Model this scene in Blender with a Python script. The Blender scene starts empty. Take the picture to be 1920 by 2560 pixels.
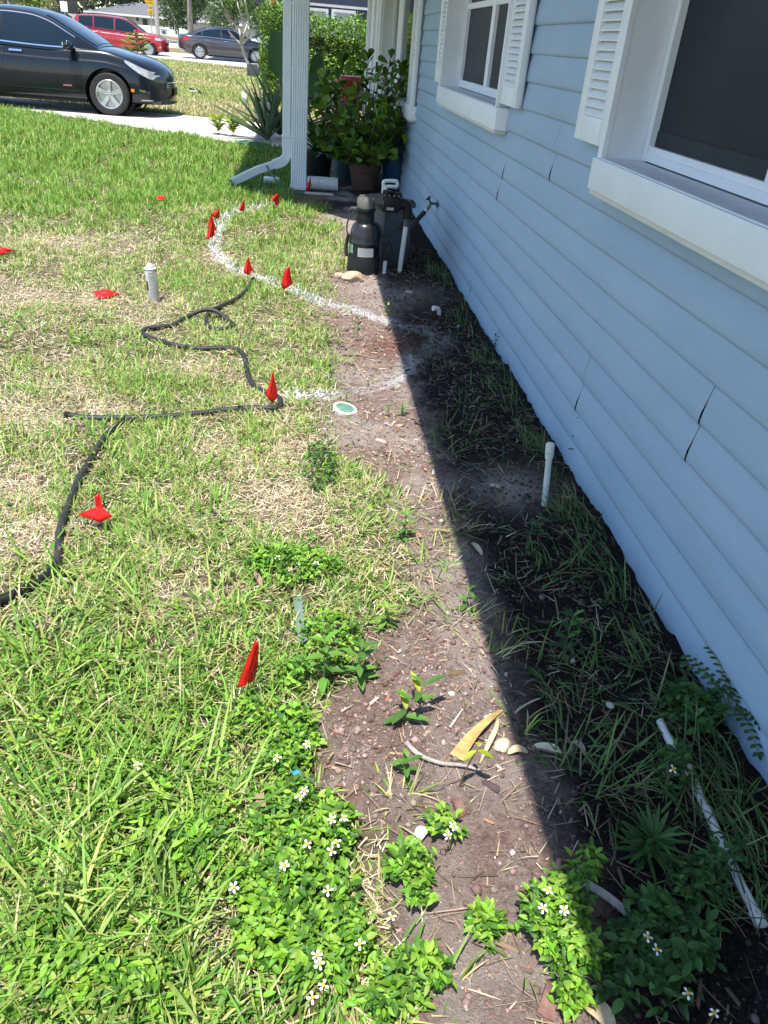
import bpy, bmesh, math, random
import numpy as np
from mathutils import Vector, Matrix
from math import radians as rad, sin, cos, pi
S = bpy.context.scene
COL = S.collection
rng = np.random.default_rng(7)
random.seed(7)

# ------------------------------------------------------------------ camera
CAM_H, F_PX = 1.40, 1905.0
PITCH, YAW, ROLL = rad(31.5), rad(7.7), rad(5.0)
_f = np.array([sin(YAW)*cos(PITCH), cos(YAW)*cos(PITCH), -sin(PITCH)])
_r0 = np.array([cos(YAW), -sin(YAW), 0.0]); _u0 = np.cross(_r0, _f)
_r = cos(ROLL)*_r0 + sin(ROLL)*_u0
_u = -sin(ROLL)*_r0 + cos(ROLL)*_u0
cd = bpy.data.cameras.new('camera'); cam = bpy.data.objects.new('camera', cd); COL.objects.link(cam)
M = Matrix(((_r[0], _u[0], -_f[0], 0), (_r[1], _u[1], -_f[1], 0), (_r[2], _u[2], -_f[2], CAM_H), (0, 0, 0, 1)))
cam.matrix_world = M
cd.sensor_fit = 'VERTICAL'; cd.sensor_height = 36; cd.lens = F_PX/2560*36
cd.clip_start = 0.02; cd.clip_end = 2000
S.camera = cam
S.render.resolution_x, S.render.resolution_y = 768, 1024

# ------------------------------------------------------------------ light
SUN = Vector((-0.16, -0.30, 1.0)).normalized()
SUN_EL = math.asin(SUN.z); SUN_AZ = math.atan2(SUN.x, SUN.y)
w = bpy.data.worlds.new('World'); S.world = w; w.use_nodes = True
nt = w.node_tree; bg = nt.nodes['Background']
sky = nt.nodes.new('ShaderNodeTexSky'); sky.sky_type = 'NISHITA'; sky.sun_disc = False
sky.sun_elevation = SUN_EL; sky.sun_rotation = SUN_AZ
nt.links.new(sky.outputs[0], bg.inputs[0]); bg.inputs[1].default_value = 0.15; sky.dust_density = .4; sky.ozone_density = 3.0
sl = bpy.data.lights.new('sun', 'SUN'); sl.energy = 4.6; sl.angle = rad(0.53); sl.color = (1.0, 0.955, 0.88)
so = bpy.data.objects.new('sun', sl); COL.objects.link(so)
so.rotation_euler = (-SUN).to_track_quat('-Z', 'Y').to_euler(); so.location = SUN*30
S.view_settings.view_transform = 'Standard'; S.view_settings.look = 'None'
S.view_settings.exposure = 0.86; S.view_settings.gamma = 1.0
S.cycles.max_bounces = 6; S.cycles.diffuse_bounces = 3; S.cycles.glossy_bounces = 3
S.cycles.transmission_bounces = 3; S.cycles.transparent_max_bounces = 4
S.cycles.sample_clamp_indirect = 6

# ------------------------------------------------------------------ pixels of the 1659-wide view <-> ground
K = 1920/1659
def _ray(x, y): return (x*K-960)/F_PX*_r - (y*K-1280)/F_PX*_u + _f
def G(x, y, z=0.0):
    d = _ray(x, y); t = (z-CAM_H)/d[2]; p = np.array([0, 0, CAM_H])+t*d
    return Vector(p)
def WX(x, y, X):
    d = _ray(x, y); return Vector(np.array([0, 0, CAM_H])+X/d[0]*d)
def DY(x, y, Y):
    d = _ray(x, y); return Vector(np.array([0, 0, CAM_H])+Y/d[1]*d)
def Pd(x, y, z=0.0):                                  # world arrays -> view pixels (used for laying out ground cover)
    x = np.asarray(x, float); y = np.asarray(y, float)
    a = x*_r[0]+y*_r[1]+(z-CAM_H)*_r[2]; b = x*_u[0]+y*_u[1]+(z-CAM_H)*_u[2]; c = x*_f[0]+y*_f[1]+(z-CAM_H)*_f[2]
    c = np.where(c < 0.05, 0.05, c)
    return (960+F_PX*a/c)/K, (1280-F_PX*b/c)/K

# ------------------------------------------------------------------ noise
_L = rng.random((64, 64, 16))
def vnoise(x, y, s=1.0, ch=0):
    x = np.asarray(x, float)/s; y = np.asarray(y, float)/s
    i = np.floor(x).astype(int); j = np.floor(y).astype(int); u = x-i; v = y-j
    u = u*u*(3-2*u); v = v*v*(3-2*v); g = _L[:, :, ch]
    a = g[i % 64, j % 64]; b = g[(i+1) % 64, j % 64]; c = g[i % 64, (j+1) % 64]; d = g[(i+1) % 64, (j+1) % 64]
    return (a*(1-u)+b*u)*(1-v)+(c*(1-u)+d*u)*v
def fbm(x, y, s, ch=0): return 0.55*vnoise(x, y, s, ch)+0.3*vnoise(x, y, s*.47, ch+1)+0.15*vnoise(x, y, s*.21, ch+2)
def sstep(a, b, x): t = np.clip((x-a)/(b-a), 0, 1); return t*t*(3-2*t)

# ------------------------------------------------------------------ materials
def mat(name, c1, c2=None, scale=8, rough=.6, bump=0.0, bscale=None, metal=0.0, spec=.5, coat=0.0, stretch=None, detail=4, transl=0.0, rough2=None):
    m = bpy.data.materials.new(name); m.use_nodes = True; t = m.node_tree; b = t.nodes['Principled BSDF']
    b.inputs['Base Color'].default_value = (*c1, 1); b.inputs['Roughness'].default_value = rough
    b.inputs['Metallic'].default_value = metal; b.inputs['Specular IOR Level'].default_value = spec
    b.inputs['Coat Weight'].default_value = coat; b.inputs['Coat Roughness'].default_value = .03
    tc = t.nodes.new('ShaderNodeTexCoord'); vec = tc.outputs['Object']
    if stretch:
        mp = t.nodes.new('ShaderNodeMapping'); mp.inputs['Scale'].default_value = stretch
        t.links.new(vec, mp.inputs[0]); vec = mp.outputs[0]
    if c2:
        n = t.nodes.new('ShaderNodeTexNoise'); n.inputs['Scale'].default_value = scale; n.inputs['Detail'].default_value = detail
        n.inputs['Roughness'].default_value = .65
        t.links.new(vec, n.inputs['Vector'])
        r = t.nodes.new('ShaderNodeValToRGB'); r.color_ramp.elements[0].position = .32; r.color_ramp.elements[1].position = .68
        r.color_ramp.elements[0].color = (*c1, 1); r.color_ramp.elements[1].color = (*c2, 1)
        t.links.new(n.outputs[0], r.inputs[0]); t.links.new(r.outputs[0], b.inputs['Base Color'])
        if rough2 is not None:
            mr = t.nodes.new('ShaderNodeMapRange'); mr.inputs[3].default_value = rough; mr.inputs[4].default_value = rough2
            t.links.new(n.outputs[0], mr.inputs[0]); t.links.new(mr.outputs[0], b.inputs['Roughness'])
    if bump:
        n2 = t.nodes.new('ShaderNodeTexNoise'); n2.inputs['Scale'].default_value = bscale or scale*4; n2.inputs['Detail'].default_value = 5
        t.links.new(vec, n2.inputs['Vector'])
        bp = t.nodes.new('ShaderNodeBump'); bp.inputs['Strength'].default_value = bump; bp.inputs['Distance'].default_value = .01
        t.links.new(n2.outputs[0], bp.inputs['Height']); t.links.new(bp.outputs[0], b.inputs['Normal'])
    return m
def tintmat(name, rough=.55, transl=.3, spec=.35):
    m = bpy.data.materials.new(name); m.use_nodes = True; t = m.node_tree; b = t.nodes['Principled BSDF']
    a = t.nodes.new('ShaderNodeAttribute'); a.attribute_name = 'tint'
    t.links.new(a.outputs['Color'], b.inputs['Base Color']); b.inputs['Roughness'].default_value = rough
    b.inputs['Specular IOR Level'].default_value = spec
    if transl:
        tr = t.nodes.new('ShaderNodeBsdfTranslucent'); hs = t.nodes.new('ShaderNodeHueSaturation')
        hs.inputs['Hue'].default_value = .485; hs.inputs['Saturation'].default_value = 1.12; hs.inputs['Value'].default_value = 1.25
        t.links.new(a.outputs['Color'], hs.inputs['Color']); t.links.new(hs.outputs[0], tr.inputs['Color'])
        mx = t.nodes.new('ShaderNodeMixShader'); mx.inputs[0].default_value = transl
        t.links.new(b.outputs[0], mx.inputs[1]); t.links.new(tr.outputs[0], mx.inputs[2])
        t.links.new(mx.outputs[0], t.nodes['Material Output'].inputs[0])
    return m

# ------------------------------------------------------------------ object helpers
W = {}                                                # world matrix of every thing
def tag(o, label=None, cat=None, group=None, kind=None):
    if label: o['label'] = label
    if cat: o['category'] = cat
    if group: o['group'] = group
    if kind: o['kind'] = kind
    return o
def thing(name, label, cat, loc=(0, 0, 0), rz=0.0, group=None):
    o = bpy.data.objects.new(name, None); COL.objects.link(o); o.empty_display_size = .05
    o.location = loc; o.rotation_euler = (0, 0, rz); tag(o, label, cat, group)
    W[o] = Matrix.Translation(Vector(loc)) @ Matrix.Rotation(rz, 4, 'Z')
    return o
def smooth_by(me, ang):
    if len(me.polygons) == 0: return
    me.polygons.foreach_set('use_smooth', np.ones(len(me.polygons), bool))
    if ang < 179: me.set_sharp_from_angle(angle=rad(ang))
class MB:
    def __init__(s): s.v = []; s.f = []
    def add(s, vs, fs):
        n = len(s.v); s.v += [tuple(float(q) for q in p) for p in vs]; s.f += [tuple(i+n for i in f) for f in fs]; return s
    def box(s, x0, x1, y0, y1, z0, z1, b=0.0, mtx=None):
        if b:
            bm = bmesh.new(); bmesh.ops.create_cube(bm, size=1)
            bmesh.ops.scale(bm, vec=(x1-x0, y1-y0, z1-z0), verts=bm.verts)
            bmesh.ops.translate(bm, vec=((x0+x1)/2, (y0+y1)/2, (z0+z1)/2), verts=bm.verts)
            bmesh.ops.bevel(bm, geom=bm.edges[:], offset=b, segments=2, affect='EDGES', profile=.6)
            bm.verts.index_update()
            vs = [v.co.copy() for v in bm.verts]; fs = [[v.index for v in f.verts] for f in bm.faces]; bm.free()
        else:
            vs = [(x, y, z) for z in (z0, z1) for y in (y0, y1) for x in (x0, x1)]
            fs = [(0, 2, 3, 1), (4, 5, 7, 6), (0, 1, 5, 4), (2, 6, 7, 3), (0, 4, 6, 2), (1, 3, 7, 5)]
        if mtx is not None: vs = [mtx @ Vector(v) for v in vs]
        return s.add(vs, fs)
    def tube(s, pts, r, n=10, caps=True, squash=None):
        pts = [Vector(p) for p in pts]; m = len(pts); rr = r if hasattr(r, '__len__') else [r]*m
        up = Vector((0, 0, 1)); vs = []; fs = []; prev = None
        for i, p in enumerate(pts):
            t = (pts[min(i+1, m-1)]-pts[max(i-1, 0)]).normalized()
            a = prev if prev is not None else (up.cross(t) if abs(t.z) < .95 else Vector((1, 0, 0)).cross(t))
            a = (a - t*a.dot(t)).normalized(); b = t.cross(a); prev = a
            for k in range(n):
                q = 2*pi*k/n; vs.append(p+(a*cos(q)*(squash[0] if squash else 1)+b*sin(q)*(squash[1] if squash else 1))*rr[i])
        for i in range(m-1):
            for k in range(n): fs.append((i*n+k, i*n+(k+1) % n, (i+1)*n+(k+1) % n, (i+1)*n+k))
        if caps: fs += [tuple(range(n-1, -1, -1)), tuple((m-1)*n+k for k in range(n))]
        return s.add(vs, fs)
    def lathe(s, prof, c=(0, 0, 0), n=24, mtx=None, caps=True):
        vs = []; fs = []; m = len(prof)
        for r, z in prof:
            for k in range(n):
                q = 2*pi*k/n; vs.append(Vector((r*cos(q), r*sin(q), z)))
        for i in range(m-1):
            for k in range(n): fs.append((i*n+k, i*n+(k+1) % n, (i+1)*n+(k+1) % n, (i+1)*n+k))
        if caps and prof[0][0] > 1e-6: fs.append(tuple(range(n-1, -1, -1)))
        if caps and prof[-1][0] > 1e-6: fs.append(tuple((m-1)*n+k for k in range(n)))
        c = Vector(c); vs = [(mtx @ v if mtx is not None else v)+c for v in vs]
        return s.add(vs, fs)
    def prism(s, poly, axis, a, b):
        def put(p, t): return {'x': (t, p[0], p[1]), 'y': (p[0], t, p[1]), 'z': (p[0], p[1], t)}[axis]
        n = len(poly); vs = [put(p, a) for p in poly]+[put(p, b) for p in poly]
        fs = [tuple(range(n)), tuple(range(2*n-1, n-1, -1))]+[(i, n+i, n+(i+1) % n, (i+1) % n) for i in range(n)]
        return s.add(vs, fs)
    def grid(s, P, closed=False):
        h = len(P); wd = len(P[0]); vs = [p for row in P for p in row]
        fs = [(i*wd+j, i*wd+j+1, (i+1)*wd+j+1, (i+1)*wd+j) for i in range(h-1) for j in range(wd-1)]
        return s.add(vs, fs)
    def ell(s, c, rx, ry, rz, n=14, m=8, mtx=None):
        prof = [(max(1e-7, sin(pi*i/m)), -cos(pi*i/m)) for i in range(m+1)]
        mm = Matrix.Diagonal((rx, ry, rz)).to_4x4()
        return s.lathe(prof, c, n, (mtx @ mm) if mtx is not None else mm)
    def build(s, name, m, parent=None, smooth=35, local=False, origin=None, fixn=True):
        me = bpy.data.meshes.new(name)
        vs = s.v
        if parent is not None and not local:
            r = parent
            while r.parent is not None: r = r.parent
            iv = W.get(r, Matrix.Translation(r.location)).inverted(); vs = [iv @ Vector(v) for v in vs]
        if origin is not None: o_ = Vector(origin); vs = [Vector(v)-o_ for v in vs]
        me.from_pydata([tuple(v) for v in vs], [], s.f)
        if fixn:
            bm = bmesh.new(); bm.from_mesh(me); bmesh.ops.recalc_face_normals(bm, faces=bm.faces); bm.to_mesh(me); bm.free()
        o = bpy.data.objects.new(name, me); COL.objects.link(o)
        if m: me.materials.append(m)
        if smooth: smooth_by(me, smooth)
        if parent is not None: o.parent = parent
        if origin is not None: o.location = origin
        return o
def np_mesh(name, V, F, tint, m, parent=None, origin=None, smooth=True):
    V = np.asarray(V, np.float32); F = np.asarray(F, np.int32)
    if origin is not None: V = V-np.asarray(origin, np.float32)
    me = bpy.data.meshes.new(name); k = F.shape[1]
    me.vertices.add(len(V)); me.vertices.foreach_set('co', V.ravel())
    me.loops.add(F.size); me.loops.foreach_set('vertex_index', F.ravel())
    me.polygons.add(len(F)); me.polygons.foreach_set('loop_start', np.arange(0, F.size, k, dtype=np.int32))
    try: me.polygons.foreach_set('loop_total', np.full(len(F), k, np.int32))
    except Exception: pass
    me.update(calc_edges=True)
    if tint is not None:
        a = me.color_attributes.new('tint', 'FLOAT_COLOR', 'POINT')
        c = np.ones((len(V), 4), np.float32); c[:, :3] = np.asarray(tint, np.float32); a.data.foreach_set('color', c.ravel())
    if smooth: me.polygons.foreach_set('use_smooth', np.ones(len(F), bool))
    me.materials.append(m)
    o = bpy.data.objects.new(name, me); COL.objects.link(o)
    if origin is not None: o.location = [float(q) for q in origin]
    if parent is not None: o.parent = parent
    return o
def unit(a): return a/np.maximum(np.linalg.norm(a, axis=-1, keepdims=True), 1e-9)
LEAFP = [(0, .12), (.25, .8), (.55, 1.0), (.82, .62), (1.0, .04)]
def leaves(B, D, L, Wd, tint, fold=.25, droop=.25, roll=None, prof=LEAFP, up=None):
    """folded leaf blades: B base points, D directions -> V, F, T arrays"""
    B = np.asarray(B, float); N = len(B); D = unit(np.asarray(D, float)); L = np.broadcast_to(L, (N,)); Wd = np.broadcast_to(Wd, (N,))
    U = np.broadcast_to(np.array([0, 0, 1.0]) if up is None else up, (N, 3))
    Sd = np.cross(D, U); bad = np.linalg.norm(Sd, axis=1) < .05; Sd[bad] = np.array([1, 0, 0]); Sd = unit(Sd); Nn = np.cross(Sd, D)
    if roll is not None:
        c = np.cos(roll)[:, None]; s_ = np.sin(roll)[:, None]; Sd, Nn = Sd*c+Nn*s_, Nn*c-Sd*s_
    rows = []
    for t, h in prof:
        mid = B+D*(t*L)[:, None]-Nn*(droop*t*t*L)[:, None]
        hw = (h*Wd*.5)[:, None]
        rows += [mid-Sd*hw+Nn*hw*fold*2, mid, mid+Sd*hw+Nn*hw*fold*2]
    V = np.stack(rows, 1).reshape(-1, 3); R = len(prof); base = (np.arange(N)*R*3)[:, None]
    q = []
    for i in range(R-1):
        for j in (0, 1): q.append([i*3+j, i*3+j+1, (i+1)*3+j+1, (i+1)*3+j])
    F = (base[:, :, None]+np.array(q)[None]).reshape(-1, 4)
    T = np.repeat(np.asarray(tint, float), R*3, axis=0)
    return V, F, T
LP3 = [(0, .15), (.5, 1.0), (1.0, .05)]
def blades(B, az, lean, L, Wd, curl, tint, K_=3, tipc=None):
    """grass blades: lean = initial angle from vertical, curl = extra angle gained towards the tip"""
    N = len(B); P = np.array(B, float); H = np.stack([np.cos(az), np.sin(az)], 1); Sd = np.stack([-np.sin(az), np.cos(az), np.zeros(N)], 1)
    tw = rng.normal(0, .5, N); Sd = Sd*np.cos(tw)[:, None]+np.stack([H[:, 0]*np.sin(tw)*.6, H[:, 1]*np.sin(tw)*.6, np.sin(tw)*.6], 1)
    rows = []; tr = []
    wp = [.75, 1.0, .72, .06] if K_ == 3 else ([.8, 1, .95, .7, .06] if K_ == 4 else [1, .7, .08])
    for k in range(K_+1):
        rows += [P-Sd*(Wd*wp[k]*.5)[:, None], P+Sd*(Wd*wp[k]*.5)[:, None]]
        tt = tint if tipc is None else tint*(1-k/K_*.6)+tipc*(k/K_*.6)
        tr += [tt, tt]
        a = lean+curl*(k+.5)/K_; st = (L/K_)[:, None]
        P = P+np.concatenate([H*np.sin(a)[:, None], np.cos(a)[:, None]], 1)*st
    V = np.stack(rows, 1).reshape(-1, 3); T = np.stack(tr, 1).reshape(-1, 3); R = 2*(K_+1)
    q = np.array([[2*i, 2*i+1, 2*i+3, 2*i+2] for i in range(K_)])
    F = ((np.arange(N)*R)[:, None, None]+q[None]).reshape(-1, 4)
    return V, F, T
def join(parts):
    V = []; F = []; T = []; n = 0
    for v, f, t in parts: V.append(v); F.append(f+n); T.append(t); n += len(v)
    return np.concatenate(V), np.concatenate(F), np.concatenate(T)
def tints(n, cols, jit=.12, wts=None):
    c = np.array(cols, float)[rng.choice(len(cols), n, p=wts)]
    return np.clip(c*(1+rng.normal(0, jit, (n, 1)))*(1+rng.normal(0, jit*.35, (n, 3))), .003, 1)
def catmull(pts, n=8):
    P = [Vector(p) for p in pts]; out = []
    for i in range(len(P)-1):
        a, b, c, d = P[max(i-1, 0)], P[i], P[i+1], P[min(i+2, len(P)-1)]
        for k in range(n):
            t = k/n; out.append(.5*((2*b)+(c-a)*t+(2*a-5*b+4*c-d)*t*t+(3*b-a-3*c+d)*t**3))
    out.append(P[-1]); return out
LEAF = tintmat('leaf_surface', .5, .22); GRASS = tintmat('grass_surface', .6, .22, .25); DRY = tintmat('dry_plant', .8, .12, .15)
WAXLEAF = tintmat('waxy_leaf', .38, .2, .5)
white = mat('white_paint', (.86, .88, .88), (.80, .82, .82), 5, .45, .08, 60)
whitealu = mat('white_aluminium', (.80, .83, .84), (.72, .75, .76), 7, .38, .05, 40)
pvc = mat('white_pvc', (.76, .77, .74), (.62, .62, .58), 14, .35, .03)
black_pl = mat('black_plastic', (.008, .009, .010), (.018, .018, .018), 9, .38, .06, 60, spec=.25)
black_rub = mat('black_rubber', (.013, .013, .014), (.03, .03, .028), 20, .55, .15, 120)
grey_pl = mat('grey_plastic', (.075, .08, .085), (.095, .10, .105), 6, .45, .05, 80)
metal = mat('bare_metal', (.55, .55, .55), (.4, .4, .4), 20, .3, .05, metal=1.0)
chrome = mat('chrome', (.75, .75, .76), None, rough=.12, metal=1.0)
darkglass = mat('dark_glass', (.010, .014, .018), None, rough=.04, spec=.7)
# ------------------------------------------------------------------ ground
WALL_X = 1.10
BXY = np.array([(730, 300), (720, 420), (700, 445), (690, 470), (718, 500), (745, 540), (735, 570), (705, 600), (690, 625), (690, 660), (705, 700), (702, 760), (716, 800), (712, 840),
 (700, 880), (688, 920), (690, 960), (738, 1000), (790, 1050), (840, 1100), (866, 1150), (882, 1200), (872, 1250), (870, 1300), (830, 1350), (768, 1400), (775, 1450), (700, 1500),
 (668, 1550), (672, 1600), (690, 1650), (690, 1720), (760, 1780), (822, 1820), (835, 1880), (850, 1950), (845, 2050), (838, 2150), (835, 2212), (835, 2600)], float)
DRYP = [(120, 530, 150, 24), (60, 645, 120, 30), (215, 655, 90, 26), (330, 665, 70, 22), (600, 1085, 120, 65), (560, 1000, 85, 40), (640, 965, 60, 32), (60, 900, 90, 50), (40, 1060, 70, 60),
 (480, 975, 70, 28), (330, 1195, 70, 42), (100, 1150, 60, 45), (470, 560, 40, 16), (700, 590, 60, 22), (420, 800, 70, 24), (290, 700, 60, 18), (860, 250, 1, 1), (430, 455, 40, 8), (240, 880, 60, 22),
 (520, 880, 60, 22), (660, 1010, 60, 50), (380, 1290, 70, 32), (800, 1950, 40, 160), (330, 2120, 50, 40), (150, 1920, 50, 30), (520, 1820, 40, 30), (470, 1660, 40, 30), (20, 1190, 60, 40), (400, 1950, 70, 55), (470, 2020, 70, 60), (480, 2150, 60, 45), (620, 930, 50, 30), (140, 840, 70, 24), (400, 1130, 60, 35), (700, 560, 40, 18)]
PAINT = catmull([(p[0], p[1], 0) for p in [(600, 447), (565, 448), (530, 457), (500, 465), (482, 480), (472, 500), (464, 530), (472, 553), (490, 572), (520, 588), (560, 603), (620, 626), (655, 641), (690, 654), (730, 661),
 (780, 673), (830, 690), (880, 705), (920, 720), (948, 736), (936, 754), (900, 772), (870, 800), (840, 824), (800, 838), (750, 846), (715, 855), (650, 856), (600, 857)]], 6)
PAINT = np.array([(G(p.x, p.y).x, G(p.x, p.y).y) for p in PAINT])
def paint_dist(x, y):
    x = np.ravel(x); y = np.ravel(y); d = np.full(x.shape, 9.0); sel = np.where((x > -1.4) & (x < 1.1) & (y > 2.7) & (y < 8.5))[0]
    for a, b in zip(PAINT[:-1], PAINT[1:]):
        ab = b-a; t = np.clip(((x[sel]-a[0])*ab[0]+(y[sel]-a[1])*ab[1])/(ab@ab+1e-12), 0, 1)
        d[sel] = np.minimum(d[sel], np.hypot(x[sel]-a[0]-t*ab[0], y[sel]-a[1]-t*ab[1]))
    return d
def soil_mask(x, y):
    px, py = Pd(x, y); b = np.interp(py, BXY[:, 1], BXY[:, 0]); sc = 20+py*.03
    n = (fbm(x, y, .35, 0)-.5)*8*(12+py*.02)*.35
    m = sstep(-1, 1, (px-b+n)/sc)
    return np.where((y > 10.5) | (x > WALL_X+.3), 0, m)*np.where(y > 8.9, sstep(.0, .25, x+.05), 1)
def dry_mask(x, y):
    px, py = Pd(x, y); d = np.zeros(np.shape(px))
    for cx, cy, rx, ry in DRYP: d = np.maximum(d, np.exp(-((px-cx)/rx)**2-((py-cy)/ry)**2))
    big = fbm(x, y, .9, 3); d = d*.85+sstep(.58, .8, big)*.25*sstep(460, 640, py)*sstep(2000, 1500, py)
    return np.clip(d+(fbm(x, y, .22, 6)-.5)*.5, 0, 1)*np.where(y > 11, .3, 1)
def slope(x, y): return .07*np.clip(-(x+12), 0, 30)*sstep(30, 42, y)
_bump = rng.normal(0, 1, 3)
def gz(x, y, s=None):
    x = np.asarray(x, float); y = np.asarray(y, float)
    if s is None: s = soil_mask(x, y)
    near = sstep(9, 6, y)
    px, py = Pd(x, y)
    mound = .030*np.exp(-((px-930)/110)**2-((py-1440)/70)**2)+.022*np.exp(-((px-770)/80)**2-((py-1640)/90)**2)-.03*np.exp(-((px-872)/26)**2-((py-962)/18)**2)+.02*np.exp(-((px-830)/60)**2-((py-580)/16)**2)
    b = (fbm(x, y, .28, 2)-.5)*.036+(fbm(x, y, .055, 8)-.5)*.024+(vnoise(x, y, .018, 12)-.5)*.012
    return near*(s*(b+mound)+(1-s)*(fbm(x, y, .5, 5)-.5)*.022)+slope(x, y)
xs = np.concatenate([[-400, -200, -100, -60, -45], np.arange(-36, -8, 1.5), np.arange(-8, -3, .25), np.arange(-3, -1.5, .06), np.arange(-1.5, 1.35, .014), [1.5, 2, 4, 8, 16, 30, 60, 120, 300]])
ys = np.concatenate([[-60, -20, -8, -3, -1, 0], np.arange(.3, 3.2, .014), np.arange(3.2, 6.4, .022), np.arange(6.4, 10, .06), np.arange(10, 20, .3), np.arange(20, 60, 1.5), [65, 75, 90, 110, 140, 180, 240, 340, 600, 1200]])
X, Y = np.meshgrid(xs, ys); sm = soil_mask(X, Y); Z = gz(X, Y, sm)
V = np.stack([X, Y, Z], -1).reshape(-1, 3); hh, ww = X.shape
idx = np.arange(hh*ww).reshape(hh, ww); F = np.stack([idx[:-1, :-1], idx[:-1, 1:], idx[1:, 1:], idx[1:, :-1]], -1).reshape(-1, 4)
pd_ = paint_dist(X, Y).reshape(X.shape); px, py = Pd(X, Y)
pw = .036+.018*fbm(X, Y, .3, 4)+sm*(.042+.03*sstep(.55, .9, X))
pm = sstep(1.1, .15, pd_/pw+(fbm(X, Y, .06, 3)-.5)*.5)*(.35+.65*sstep(.32, .55, fbm(X, Y, .03, 9)))*(1-.35*sm*sstep(.5, .7, X))*np.where((py > 836) & (px < 780), .6, 1)*np.where(X < -.02, .55, 1)
brk = .42+.58*sstep(.36, .60, fbm(X, Y, .20, 2)); pm = pm*brk*np.where(X > .60, .55, 1)  # white paint weakened inside the eave's shade, shade put into the mask
red = np.exp(-((px-845)/58)**2-((py-748)/30)**2)*sstep(.3, .5, fbm(X, Y, .05, 2)+.1)+.30*sm*sstep(.50, .66, fbm(X, Y, .16, 5)*.6+fbm(X, Y, .035, 10)*.4)*sstep(.64, .5, X)
sand = np.clip(1.1*np.exp(-((px-1100)/75)**2-((py-1055)/42)**2)+np.exp(-((px-840)/90)**2-((py-640)/25)**2)*.8+.9*sstep(.5, .68, fbm(X, Y, .24, 7))*sstep(.62, .50, X), 0, 1)
mulch = np.maximum(sstep(.50, .66, X+(fbm(X, Y, .1, 1)-.5)*.12), .9*sstep(7.3, 8.0, Y))  # real dark mulch plus painted eave and porch shade, cut along the shadow edge
ground = np_mesh('ground', V, F, None, None)
ground.data.materials.clear()
def vattr(o, nm, r, g, b):
    a = o.data.color_attributes.new(nm, 'FLOAT_COLOR', 'POINT'); c = np.ones((r.size, 4), np.float32)
    c[:, 0] = r.ravel(); c[:, 1] = g.ravel(); c[:, 2] = b.ravel(); a.data.foreach_set('color', c.ravel())
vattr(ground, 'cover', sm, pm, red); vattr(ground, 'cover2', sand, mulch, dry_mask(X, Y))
tag(ground, 'sandy soil bed and patchy lawn', 'ground', kind='structure')
m = bpy.data.materials.new('ground_surface'); m.use_nodes = True; t = m.node_tree; bs = t.nodes['Principled BSDF']; lk = t.links.new
def N(k): return t.nodes.new(k)
tc = N('ShaderNodeTexCoord')
def noise(sc, det=5, ro=.65):
    n = N('ShaderNodeTexNoise'); n.inputs['Scale'].default_value = sc; n.inputs['Detail'].default_value = det; n.inputs['Roughness'].default_value = ro
    lk(tc.outputs['Object'], n.inputs['Vector']); return n.outputs[0]
def ramp(src, stops):
    r = N('ShaderNodeValToRGB'); e = r.color_ramp.elements
    while len(e) < len(stops): e.new(.5)
    for q, (p, c) in zip(e, stops): q.position = p; q.color = (*c, 1)
    lk(src, r.inputs[0]); return r.outputs[0]
def mix(f, a, b):
    x = N('ShaderNodeMix'); x.data_type = 'RGBA'
    lk(f, x.inputs[0]); lk(a, x.inputs[6]); lk(b, x.inputs[7]); return x.outputs[2]
a1 = N('ShaderNodeAttribute'); a1.attribute_name = 'cover'; s1 = N('ShaderNodeSeparateColor'); lk(a1.outputs['Color'], s1.inputs[0])
a2 = N('ShaderNodeAttribute'); a2.attribute_name = 'cover2'; s2 = N('ShaderNodeSeparateColor'); lk(a2.outputs['Color'], s2.inputs[0])
lawn = ramp(noise(38, 6, .75), [(.30, (.075, .068, .036)), (.48, (.19, .155, .085)), (.66, (.37, .31, .20))])
dryc = ramp(noise(70, 6, .8), [(.3, (.19, .15, .095)), (.5, (.36, .30, .20)), (.7, (.50, .43, .30))])
soil = ramp(noise(55, 8, .8), [(.29, (.095, .062, .053)), (.43, (.30, .222, .190)), (.57, (.455, .355, .308)), (.72, (.63, .53, .475))])
sandc = ramp(noise(120, 6, .8), [(.3, (.33, .265, .235)), (.7, (.68, .58, .52))])
mulch_shade = ramp(noise(75, 8, .8), [(.3, (.007, .006, .006)), (.5, (.026, .020, .018)), (.72, (.085, .065, .055))])  # near-black mulch, its colour lowered to deepen the shade
redc = ramp(noise(110, 6, .8), [(.3, (.10, .035, .022)), (.52, (.24, .095, .06)), (.72, (.42, .21, .15))])
pntc = ramp(noise(160, 4, .7), [(.34, (.42, .40, .39)), (.5, (.82, .83, .84))])
c = mix(s2.outputs['Blue'], lawn, dryc); so_ = mix(s2.outputs['Red'], mix(s2.outputs['Green'], soil, mulch_shade), sandc)
so_ = mix(s1.outputs['Blue'], so_, redc); c = mix(s1.outputs['Red'], c, so_); c = mix(s1.outputs['Green'], c, pntc)
lk(c, bs.inputs['Base Color']); bs.inputs['Roughness'].default_value = .95; bs.inputs['Specular IOR Level'].default_value = .15
bp = N('ShaderNodeBump'); bp.inputs['Strength'].default_value = 1.0; bp.inputs['Distance'].default_value = .02
ad = N('ShaderNodeMath'); ad.operation = 'ADD'; lk(noise(60, 8, .75), ad.inputs[0]); lk(noise(190, 4, .7), ad.inputs[1])
lk(ad.outputs[0], bp.inputs['Height']); lk(bp.outputs[0], bs.inputs['Normal'])
ground.data.materials.append(m)

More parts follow.
